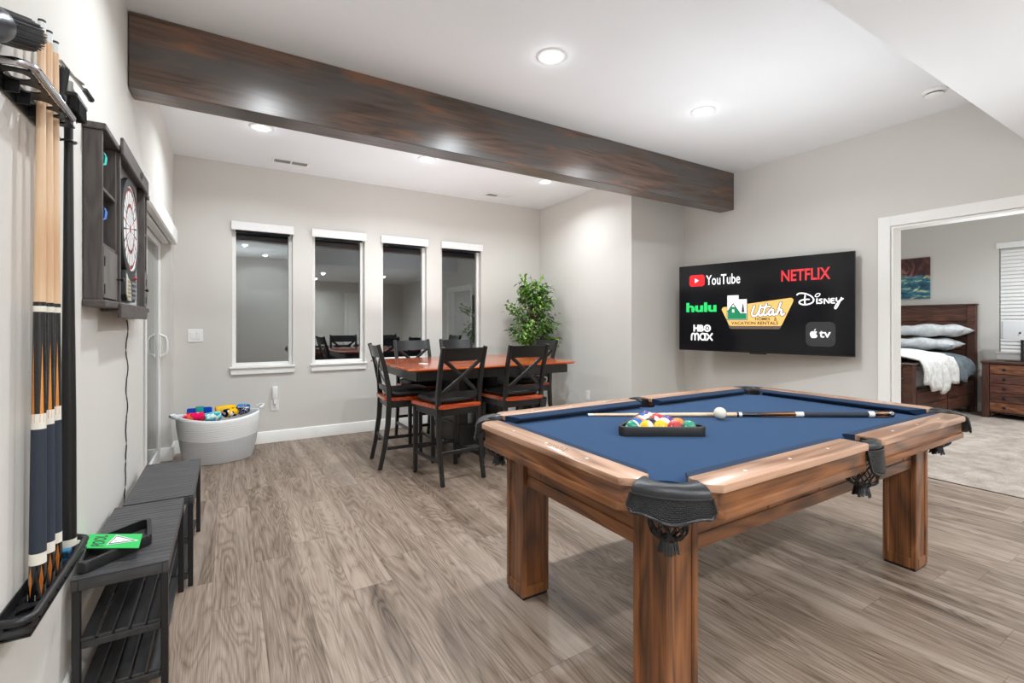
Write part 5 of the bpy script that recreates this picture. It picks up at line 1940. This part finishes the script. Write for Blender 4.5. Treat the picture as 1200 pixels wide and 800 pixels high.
# articulated arm to the wall (local y points toward the wall)
wl = tv.matrix_basis.inverted() if False else None
b = BM()
box(b, (TW / 2 - 0.25, 0.0505, 0.20), (TW / 2 + 0.25, 0.066, 0.56), 0.003)
obj('mounting_plate', b, M_blackmet, tv)
M_tv = Matrix.Translation((4.22, 3.457, 0.949)) @ Matrix.Rotation(math.atan2(ddy, ddx), 4, 'Z')
inv = M_tv.inverted()
pA = inv @ Vector((XR - 0.02, 2.55, 1.33))
pM = inv @ Vector((XR - 0.09, 2.85, 1.33))
b = BM()
bar(b, (TW / 2, 0.075, 0.38), pM, 0.05, 0.04, bev=0.004)
bar(b, pM, pA, 0.05, 0.04, bev=0.004)
obj('wall_mount_arm', b, M_blackmet, tv)
b = BM()
t_ = BM(); box(t_, (XR - 0.014, 2.45, 1.13), (XR - 0.002, 2.65, 1.53), 0.002)
merge(b, t_, inv)
obj('wall_mount_plate', b, M_blackmet, tv)


def glow(name, col, st=0.55):
    return NT(name).bsdf(Base_Color=tuple(c * 0.5 for c in col), Roughness=0.35, Emission_Color=col, Emission_Strength=st)


G_white, G_red, G_yred, G_green = glow('screen_white', srgb(250, 250, 250), 0.85), glow('screen_red', srgb(222, 44, 54), 0.8), glow('screen_bright_red', srgb(238, 30, 40), 0.85), glow('screen_green', srgb(40, 214, 110), 0.8)
G_gold, G_goldd, G_dark, G_pine, G_grey = glow('screen_gold', srgb(246, 196, 112), 0.75), glow('screen_taupe', srgb(110, 94, 84), 0.6), glow('screen_ink', srgb(52, 48, 44), 0.3), glow('screen_pine_green', srgb(26, 138, 92), 0.7), glow('screen_grey', srgb(52, 52, 54), 0.6)


def S(layer):
    return lambda u, v: Vector((u, -0.0002 - 0.0005 * layer, v))


def fit(u0, v0, u1, v1, layer, slant=0.0):
    return lambda u, v: Vector((u0 + (u1 - u0) * u + slant * v * (v1 - v0), -0.0002 - 0.0005 * layer, v0 + (v1 - v0) * v))


def rbox(u0, v0, u1, v1, r):
    return rounded_poly([(u0, v0), (u1, v0), (u1, v1), (u0, v1)], r)


def logo(name, parts):
    mats = []
    b = BM()
    for fn, m in parts:
        if m not in mats:
            mats.append(m)
        fn(b, mats.index(m))
    return obj(name, b, mats, scr, ang=0, fix=False)


# video service: red play tile + condensed word
logo('video_logo', [
    (lambda b, i: flat(b, rbox(0.115, 0.678, 0.282, 0.800, 0.030), S(0), i), G_yred),
    (lambda b, i: flat(b, [(0.176, 0.713), (0.220, 0.739), (0.176, 0.765)], S(1), i), G_white),
    (lambda b, i: put_text(b, 'YouTube', fit(0.297, 0.684, 0.640, 0.788, 0), 0.012, i), G_white)])
logo('red_film_logo', [(lambda b, i: put_text(b, 'NETFLIX', fit(1.011, 0.676, 1.402, 0.782, 0), 0.022, i), G_red)])
logo('green_stream_logo', [(lambda b, i: put_text(b, 'hulu', fit(0.081, 0.406, 0.406, 0.507, 0), 0.045, i), G_green)])


def hbo(b, i):
    put_text(b, 'HB', fit(0.160, 0.200, 0.272, 0.272, 0), 0.05, i)
    N = 28
    for r0, r1 in ((0.022, 0.038), (0.004, 0.0125)):
        o_ = [(0.310 + r1 * math.cos(2 * PI * k / N), 0.236 + r1 * math.sin(2 * PI * k / N)) for k in range(N)]
        n_ = [(0.310 + r0 * math.cos(2 * PI * k / N), 0.236 + r0 * math.sin(2 * PI * k / N)) for k in range(N)]
        f = S(0)
        for k in range(N):
            j = (k + 1) % N
            q = b.faces.new([b.verts.new(f(*p)) for p in (o_[k], o_[j], n_[j], n_[k])]); q.material_index = i
    f = S(0)
    w = 0.0165
    ribbon(b, [(0.140, 0.114), (0.140, 0.150), (0.146, 0.172), (0.160, 0.180), (0.173, 0.172), (0.178, 0.150), (0.178, 0.114)], w, f, i)
    ribbon(b, [(0.178, 0.150), (0.184, 0.172), (0.198, 0.180), (0.211, 0.172), (0.216, 0.150), (0.216, 0.114)], w, f, i)
    ribbon(b, [(0.288, 0.178), (0.288, 0.114)], w, f, i)
    ribbon(b, [(0.288, 0.152), (0.278, 0.174), (0.258, 0.180), (0.240, 0.168), (0.234, 0.147), (0.240, 0.126), (0.258, 0.114), (0.278, 0.121), (0.288, 0.142)], w, f, i)
    ribbon(b, [(0.306, 0.179), (0.360, 0.114)], w, f, i)
    ribbon(b, [(0.360, 0.179), (0.306, 0.114)], w, f, i)


logo('white_channel_logo', [(hbo, G_white)])


def dis(b, i):
    f = S(0)
    w = 0.0125
    def rb(p, k=1.0):
        ribbon(b, p, w * k, f, i, n=8)
    # D with its long entry stroke and loop
    rb([(1.142, 0.548), (1.160, 0.560), (1.200, 0.558), (1.245, 0.538), (1.272, 0.508), (1.268, 0.478), (1.235, 0.460), (1.200, 0.456), (1.172, 0.463), (1.160, 0.480), (1.178, 0.497), (1.215, 0.503), (1.238, 0.503)])
    rb([(1.207, 0.540), (1.204, 0.500), (1.206, 0.462)])
    # i with its leaf-shaped dot
    rb([(1.300, 0.505), (1.299, 0.480), (1.301, 0.464)])
    rb([(1.285, 0.530), (1.298, 0.522), (1.318, 0.533), (1.322, 0.549), (1.305, 0.552), (1.290, 0.541), (1.285, 0.530)], 0.6)
    # s
    rb([(1.338, 0.502), (1.322, 0.500), (1.321, 0.490), (1.334, 0.482), (1.338, 0.472), (1.326, 0.464), (1.312, 0.467)], 0.85)
    # n
    rb([(1.356, 0.462), (1.357, 0.502), (1.390, 0.466), (1.391, 0.505)], 0.85)
    # e
    rb([(1.430, 0.503), (1.410, 0.502), (1.408, 0.484), (1.410, 0.466), (1.432, 0.465)], 0.85)
    rb([(1.410, 0.485), (1.427, 0.485)], 0.85)
    # y
    rb([(1.446, 0.506), (1.445, 0.486), (1.458, 0.478), (1.474, 0.490), (1.482, 0.508)], 0.85)
    rb([(1.482, 0.508), (1.470, 0.474), (1.452, 0.432), (1.440, 0.414), (1.434, 0.424), (1.446, 0.452), (1.470, 0.478), (1.494, 0.500)], 0.85)


logo('white_script_logo', [(dis, G_white)])


def apl(b, i):
    f = S(1)
    body = [(1.277, 0.2125), (1.262, 0.2165), (1.249, 0.208), (1.244, 0.190), (1.249, 0.171), (1.260, 0.156), (1.269, 0.155), (1.277, 0.1575), (1.286, 0.155), (1.296, 0.160), (1.305, 0.177), (1.296, 0.184), (1.292, 0.195), (1.296, 0.205), (1.302, 0.210), (1.291, 0.2165)]
    flat(b, body, f, i)
    flat(b, [(1.277, 0.219), (1.279, 0.230), (1.288, 0.238), (1.2905, 0.240), (1.290, 0.229), (1.284, 0.221)], f, i)
    put_text(b, 'tv', fit(1.316, 0.160, 1.405, 0.222, 1), 0.018, i)


logo('grey_tile_logo', [(lambda b, i: flat(b, rbox(1.211, 0.082, 1.440, 0.300, 0.045), S(0), i), G_grey), (apl, G_white)])


# rental company sign
def plate(b, i):
    flat(b, rounded_poly([(0.448, 0.448), (0.538, 0.262), (1.012, 0.262), (1.128, 0.527)], 0.024), S(1), i)


def plate_s(b, i):
    flat(b, rounded_poly([(0.470, 0.430), (0.540, 0.232), (1.000, 0.232), (1.100, 0.49)], 0.022), S(0), i)


def state(b, i, k=0.0, l=2):
    flat(b, [(0.517 - k, 0.325 - k), (0.704 + k, 0.325 - k), (0.704 + k, 0.525 + k), (0.626 + k, 0.525 + k), (0.626 + k, 0.567 + k), (0.517 - k, 0.567 + k)], S(l), i)


def hills(b, i):
    flat(b, [(0.520, 0.328), (0.701, 0.328), (0.701, 0.388), (0.640, 0.388), (0.574, 0.480), (0.520, 0.408)], S(4), i)


def hill_edge(b, i):
    ribbon(b, [(0.520, 0.408), (0.574, 0.486)], 0.007, S(5), i, n=1)
    ribbon(b, [(0.574, 0.486), (0.640, 0.388)], 0.007, S(5), i, n=1)
    # pine
    for k in range(6):
        v = 0.398 + k * 0.014
        hw = 0.020 - k * 0.0028
        flat(b, [(0.668 - hw, v), (0.668 + hw, v), (0.668, v + 0.022)], S(4), i)
    flat(b, [(0.666, 0.390), (0.670, 0.390), (0.670, 0.40), (0.666, 0.40)], S(4), i)


def snow(b, i):
    flat(b, [(0.560, 0.455), (0.568, 0.449), (0.574, 0.456), (0.581, 0.449), (0.589, 0.456), (0.574, 0.478)], S(5), i)
    for dx in (0, 0.0125):
        for dz in (0, 0.0165):
            flat(b, [(0.563 + dx, 0.396 + dz), (0.573 + dx, 0.396 + dz), (0.573 + dx, 0.410 + dz), (0.563 + dx, 0.410 + dz)], S(5), i)


UT = [
    [(0.775, 0.455), (0.762, 0.420), (0.752, 0.385), (0.757, 0.362), (0.778, 0.356), (0.800, 0.375), (0.818, 0.415), (0.832, 0.462), (0.822, 0.420), (0.815, 0.380), (0.822, 0.362), (0.838, 0.365), (0.850, 0.380)],
    [(0.882, 0.470), (0.868, 0.425), (0.858, 0.385), (0.864, 0.365), (0.880, 0.368), (0.895, 0.385)],
    [(0.845, 0.440), (0.880, 0.445), (0.912, 0.448)],
    [(0.942, 0.412), (0.925, 0.420), (0.908, 0.402), (0.904, 0.378), (0.915, 0.365), (0.932, 0.380), (0.944, 0.412), (0.940, 0.380), (0.948, 0.366), (0.962, 0.378)],
    [(1.008, 0.480), (0.994, 0.440), (0.980, 0.395), (0.972, 0.366), (0.984, 0.398), (1.002, 0.418), (1.014, 0.408), (1.010, 0.380), (1.018, 0.366), (1.036, 0.378)],
]


def utah(w, l):
    def go(b, i):
        for p in UT:
            ribbon(b, p, w, S(l), i, n=7)
    return go


logo('rental_sign_logo', [
    (plate_s, G_goldd), (plate, G_gold),
    (lambda b, i: state(b, i, 0.006, 2), G_dark), (lambda b, i: state(b, i, 0, 3), G_white),
    (hills, G_pine), (hill_edge, G_dark), (snow, G_white),
    (utah(0.028, 2), G_dark), (utah(0.017, 3), G_white),
    (lambda b, i: put_text(b, 'HOMES', fit(0.781, 0.315, 0.915, 0.343, 3), 0.018, i), G_dark),
    (lambda b, i: put_text(b, '&', fit(0.950, 0.310, 0.975, 0.346, 3), 0.0, i), G_dark),
    (lambda b, i: put_text(b, 'VACATION RENTALS', fit(0.555, 0.274, 0.985, 0.305, 3), 0.018, i), G_dark)])

# ================================================================= BEDROOM
M_rust = {a: wood('distressed_brown_wood_' + a, srgb(44, 24, 18), srgb(90, 52, 38), srgb(122, 76, 56), a, 1.4, 9.0, 0.5, 0, blotch=srgb(72, 42, 32), knots=0.5, seed=i * 2.7 + 2) for i, a in enumerate('xyz')}
bed = thing('bed', 'rustic dark wooden bed with plank headboard in the bedroom', 'bed', (0, 0, 0))
by0, by1 = 2.285, 3.90
hxF, hxB = 8.94, 9.03
b = BM()
for y in (by0, by1 - 0.09):
    box(b, (hxF - 0.01, y, 0.006), (hxB, y + 0.09, 1.49), 0.006)
z = 0.45
for k, hgt in enumerate((0.205, 0.205, 0.205, 0.205, 0.22)):
    box(b, (hxF + 0.012, by0 + 0.09, z), (hxB - 0.02, by1 - 0.09, z + hgt - 0.006), 0.004)
    z += hgt
box(b, (hxF - 0.02, by0 - 0.01, 1.4905), (hxB + 0.004, by1 + 0.01, 1.512), 0.004)
obj('headboard', b, M_rust['y'], bed)
fx = 6.86
b = BM()
for y in (by0 - 0.01, by1 - 0.09):
    box(b, (fx - 0.05, y, 0.006), (fx + 0.05, y + 0.10, 0.745), 0.006)
for k in range(4):
    box(b, (fx - 0.025, by0 + 0.09, 0.16 + k * 0.142), (fx + 0.025, by1 - 0.09, 0.296 + k * 0.142), 0.004)
box(b, (fx - 0.06, by0 - 0.02, 0.7455), (fx + 0.06, by1 + 0.02, 0.765), 0.004)
obj('footboard', b, M_rust['y'], bed)
for s, y in ((0, by0 + 0.012), (1, by1 - 0.052)):
    b = BM()
    box(b, (fx + 0.051, y, 0.10), (hxF - 0.011, y + 0.04, 0.44), 0.004)
    sd = obj('side_rail', b, M_rust['x'], bed)
    if s == 0:
        for k in range(2):
            b = BM()
            a = fx + 0.10 + k * 0.98
            box(b, (a, y - 0.012, 0.13), (a + 0.94, y - 0.0005, 0.265), 0.004)
            box(b, (a, y - 0.012, 0.275), (a + 0.94, y - 0.0005, 0.415), 0.004)
            obj('drawer_front', b, M_rust['x'], sd)


def cloth_mat(name, c0, c1, scale=10):
    n = NT(name)
    v = n.coords()
    a = n.noise(v, scale, 5, 0.75)
    c = n.ramp(a, [(0.42, c0), (0.56, c1)])
    return n.bsdf(Base_Color=c, Roughness=0.9, Specular_IOR_Level=0.15, Sheen_Weight=0.1, Normal=n.bump(n.noise(v, 30, 4, 0.6), 0.5, 0.02))


M_duv = cloth_mat('light_grey_print_duvet', srgb(206, 204, 200), srgb(236, 234, 232), 14)
M_blan = cloth_mat('slate_blue_blanket', srgb(90, 102, 108), srgb(112, 124, 130))
M_pil = cloth_mat('pale_grey_pillowcase', srgb(206, 208, 210), srgb(226, 228, 230))
t = thing('mattress', 'white mattress on the wooden bed in the bedroom', 'mattress', (0, 0, 0))
b = BM(); box(b, (fx + 0.07, by0 + 0.065, 0.4405), (hxF - 0.03, by1 - 0.065, 0.70), 0.05, seg=3); obj('mattress_body', b, M_pil, t)


def drape(name, label, x0, x1, zt, hang, mat_, seed, cat, off=0.0, taper=0.0):
    t = thing(name, label, cat)
    rs2 = random.Random(seed)
    ph = [rs2.uniform(0, 6.28) for _ in range(8)]
    yc = (by0 + by1) / 2
    hw = (by1 - by0) / 2 - 0.025 + off

    def fn(u, v):
        x = x0 + (x1 - x0) * u
        s = (v - 0.5) * 2
        a = abs(s)
        lump = 0.014 * math.sin(9 * x + ph[0] + 2 * s) + 0.012 * math.sin(15 * x + ph[1] - 5 * s) + 0.010 * math.sin(23 * x * 0.7 + 11 * s + ph[4])
        ed = min(1, min(u, 1 - u) * 9)
        if a < 0.72:
            q = a / 0.72
            y = hw * q
            z = zt - 0.05 * q ** 4 + lump
        else:
            q = (a - 0.72) / 0.28
            hl = hang * (1 + 0.16 * math.sin(6 * x + ph[2]) + 0.08 * math.sin(17 * x + ph[3])) - taper * u
            y = hw + 0.050 * math.sin(min(1, q * 1.8) * PI / 2) + 0.014 * math.sin(22 * x + ph[5]) * q
            z = zt - 0.05 - hl * q + lump * (1 - q)
        z -= 0.02 * (1 - ed) ** 2
        return Vector((x, yc + (y if s > 0 else -y), z))
    b = BM()
    grid(b, 56, 44, fn)
    o = obj('cloth', b, mat_, t, ang=80)
    so = o.modifiers.new('thickness', 'SOLIDIFY'); so.thickness = 0.022; so.offset = 1
    return t


drape('blanket', 'slate blue blanket folded under the pillows on the bed', 8.02, 8.76, 0.80, 0.24, M_blan, 3, 'blanket', off=0.012)
drape('duvet', 'pale grey patterned duvet hanging over the bed side rail', 6.96, 7.99, 0.86, 0.36, M_duv, 9, 'duvet', off=0.045, taper=0.0)


def pillow(label, loc, rot, L, W, T, m):
    t = thing('bed_pillow', label, 'pillow', loc, group='pale grey bed pillows')
    t.rotation_euler = rot
    b = BM()
    n = 22

    def pf(sg):
        def fn(u, v):
            x, y = (u - 0.5) * 2, (v - 0.5) * 2
            e = max(0, (1 - abs(x) ** 4.5)) ** 0.6 * max(0, (1 - abs(y) ** 4.5)) ** 0.6
            k = 1 - 0.07 * (1 - abs(x)) ** 0.8 * abs(y) ** 2
            k2 = 1 - 0.07 * (1 - abs(y)) ** 0.8 * abs(x) ** 2
            w = 0.012 * math.sin(7 * x + 3 * y) * e
            return Vector((L / 2 * x * k2, W / 2 * y * k, sg * (T / 2 * e + w)))
        return fn
    grid(b, n, n, pf(1)); grid(b, n, n, pf(-1), flip=True)
    bmesh.ops.remove_doubles(b, verts=b.verts[:], dist=1e-4)
    obj('pillowcase', b, m, t, ang=80)


yr = by0 + 0.42
pillow('pale grey bed pillow lying flat at the near side of the bed', (8.64, yr + 0.03, 0.945), (0, 0, R(90)), 0.74, 0.48, 0.165, M_pil)
pillow('pale grey bed pillow lying flat at the far side of the bed', (8.64, yr + 0.81, 0.945), (0, 0, R(90)), 0.74, 0.48, 0.165, M_pil)
pillow('pale grey bed pillow stacked on another with one corner pointing out, near side', (8.68, yr - 0.03, 1.134), (R(2), R(1), R(91)), 0.80, 0.48, 0.165, M_pil)
pillow('pale grey bed pillow stacked on another, far side', (8.68, yr + 0.80, 1.134), (R(2), 0, R(90)), 0.76, 0.48, 0.165, M_pil)

ns = thing('nightstand', 'wide rustic wooden nightstand with five rows of drawers by the bed', 'nightstand', (8.79, 1.62, 0.005))
nx0, nx1, ny0, ny1, nz = -0.255, 0.225, -0.50, 0.50, 0.735
b = BM(); box(b, (nx0 - 0.012, ny0 - 0.012, nz - 0.026), (nx1, ny1 + 0.012, nz), 0.004); obj('top', b, M_rust['y'], ns)
b = BM()
for y in (ny0, ny1 - 0.07):
    box(b, (nx0, y, 0), (nx0 + 0.07, y + 0.07, nz - 0.027), 0.004)
    box(b, (nx1 - 0.07, y, 0), (nx1, y + 0.07, nz - 0.027), 0.004)
    box(b, (nx0 + 0.07, y + 0.01, 0.09), (nx1 - 0.07, y + 0.055, nz - 0.027))
box(b, (nx0 + 0.03, ny0 + 0.07, 0.07), (nx0 + 0.05, ny1 - 0.07, nz - 0.027))
box(b, (nx1 - 0.03, ny0 + 0.07, 0.07), (nx1 - 0.01, ny1 - 0.07, nz - 0.027))
obj('case', b, M_rust['z'], ns)
nd = [wood('nightstand_drawer_wood_%d' % i, *c, 'y', 1.4, 8.0, 0.45, 0, knots=0.4, seed=i * 4.4) for i, c in enumerate(((srgb(84, 48, 30), srgb(132, 82, 54), srgb(158, 104, 72)), (srgb(46, 26, 20), srgb(88, 52, 40), srgb(112, 70, 54)), (srgb(60, 34, 26), srgb(104, 60, 46), srgb(130, 82, 62))))]
for k in range(5):
    z0 = 0.085 + k * 0.1225
    b = BM(); box(b, (nx0 + 0.004, ny0 + 0.074, z0), (nx0 + 0.029, ny1 - 0.074, z0 + 0.117), 0.004)
    d = obj('drawer', b, nd[(0, 1, 2, 1, 0)[k]], ns)
    for y in (ny0 + 0.21, ny1 - 0.21):
        b = BM(); lathe(b, [(0, 0.024), (0.012, 0.023), (0.017, 0.016), (0.012, 0.008), (0.007, 0.005), (0.007, 0)], 14, M=Matrix.Translation((nx0 + 0.004, y, z0 + 0.06)) @ Matrix.Rotation(-PI / 2, 4, 'Y')); obj('knob', b, M_black, d)

lm = thing('table_lamp', 'table lamp with pale grey shade and black square stem on the nightstand', 'lamp', (8.74, 1.79, 0.7405))
b = BM(); box(b, (-0.07, -0.16, 0), (0.07, 0.14, 0.012), 0.003); obj('base', b, M_black, lm)
b = BM(); box(b, (-0.014, -0.014, 0.0125), (0.014, 0.014, 0.30), 0.002); obj('stem', b, M_black, lm)
n = NT('pale_lamp_shade')
M_sh = n.bsdf(Base_Color=srgb(206, 206, 207), Roughness=0.8, Normal=n.bump(n.noise(n.coords(), 200, 2), 0.2, 0.002))
b = BM()
loop_frame(b, rounded_poly([(-0.10, -0.19), (0.10, -0.19), (0.10, 0.175), (-0.10, 0.175)], 0.03), rounded_poly([(-0.096, -0.186), (0.096, -0.186), (0.096, 0.171), (-0.096, 0.171)], 0.027), 0.285, 0.525, bev=0.001)
obj('shade', b, M_sh, lm)
b = BM(); sph(b, (-0.103, 0.0, 0.375), 0.012, 12, 8); obj('switch', b, M_black, lm)
b = BM(); bar(b, (-0.096, 0, 0.300), (0.096, 0, 0.300), 0.006, 0.006, bev=0); bar(b, (0, 0, 0.30), (0, 0, 0.315), 0.01, 0.01, bev=0); obj('shade_spider', b, M_black, lm)


def art_mat():
    n = NT('slot_canyon_print')
    v = n.coords()
    s = n.n('ShaderNodeSeparateXYZ', None, Vector=v)
    y, z = s.outputs[1], s.outputs[2]        # y: -0.37..0.37 (left in view = +), z: 0..0.62
    wv = n.noise(n.scale(v, (1, 5, 3)), 1.6, 4, 0.6, 1.2)
    rock = n.ramp(wv, [(0.30, srgb(38, 22, 28)), (0.45, srgb(76, 42, 40)), (0.56, srgb(120, 72, 62)), (0.66, srgb(150, 130, 160)), (0.75, srgb(70, 44, 60))])
    ww = n.noise(n.scale(v, (1, 4, 9)), 1.5, 4, 0.65, 0.8)
    water = n.ramp(ww, [(0.34, srgb(24, 56, 74)), (0.46, srgb(40, 100, 120)), (0.56, srgb(80, 146, 156)), (0.62, srgb(222, 208, 140)), (0.72, srgb(240, 236, 210))])
    edge = n.math('ADD', z, n.math('MULTIPLY', n.math('SUBTRACT', n.noise(n.scale(v, (1, 4, 1)), 2, 2), 0.5), 0.22))
    c = n.mix(n.ramp(edge, [(0.31, (0, 0, 0)), (0.36, (1, 1, 1))]), water, rock)
    dy = n.math('SUBTRACT', y, 0.08)
    dz = n.math('SUBTRACT', z, 0.40)
    d = n.math('SQRT', n.math('ADD', n.math('MULTIPLY', dy, dy), n.math('MULTIPLY', n.math('MULTIPLY', dz, dz), 0.5)))
    c = n.mix(n.ramp(d, [(0.03, (0.9, 0.9, 0.9)), (0.13, (0, 0, 0))]), c, srgb(250, 148, 96))
    return n.bsdf(Base_Color=c, Roughness=0.5)


t = thing('canvas_picture', 'canvas print of red canyon rock over blue-green water above the bed', 'artwork', (XB, 3.18, 1.615))
b = BM(); box(b, (-0.032, -0.37, 0), (-0.002, 0.37, 0.62), 0.003); obj('canvas', b, art_mat(), t)

# ================================================================= CAMERA, WORLD, LIGHT
cam = bpy.data.cameras.new('camera')
co = bpy.data.objects.new('camera', cam)
COL.objects.link(co)
co.location = (0, 0, 1.234)
co.rotation_euler = (PI / 2, 0, -math.atan2(333, 551.7))
cam.sensor_fit = 'HORIZONTAL'
cam.sensor_width = 36.0
cam.lens = 551.7 * 36 / 1200
cam.shift_y = -21 / 1200
cam.clip_start = 0.02
SC.camera = co

wd = bpy.data.worlds.new('night')
SC.world = wd
wd.use_nodes = True
wd.node_tree.nodes['Background'].inputs[0].default_value = (0.01, 0.012, 0.018, 1)
wd.node_tree.nodes['Background'].inputs[1].default_value = 0.3


def soft(name, loc, size, power, rot=(0, 0, 0), col=LCOL, spread=180):
    l = bpy.data.lights.new(name, 'AREA')
    l.shape = 'DISK'; l.size = size; l.energy = power; l.color = col; l.spread = R(spread)
    l.specular_factor = 0.0
    o = bpy.data.objects.new(name, l)
    COL.objects.link(o); o.location = loc; o.rotation_euler = rot
    return o


# added fill lamps, unseen, aimed upward to brighten ceilings and upper walls
soft('ceiling_fill', (0.45, -0.5, 1.7), 0.5, 26, (PI, 0, 0))
soft('ceiling_fill_far', (1.7, 4.2, 1.32), 2.0, 19, (PI, 0, 0))
soft('ceiling_fill_middle', (3.1, 1.9, 1.5), 1.2, 12.5, (PI, 0, 0))
soft('ceiling_fill_right', (3.1, 0.0, 1.35), 0.9, 6, (PI, 0, 0))
soft('bedroom_fill', (6.2, 1.4, 1.3), 1.0, 24, (PI, 0, 0))

SC.view_settings.view_transform = 'Standard'
SC.view_settings.look = 'None'
SC.view_settings.exposure = 0.09
SC.cycles.use_denoising = True
SC.cycles.max_bounces = 8
SC.cycles.diffuse_bounces = 4
SC.cycles.glossy_bounces = 4
SC.cycles.transparent_max_bounces = 12
SC.cycles.sample_clamp_indirect = 6.0
SC.cycles.caustics_reflective = False
SC.cycles.caustics_refractive = False
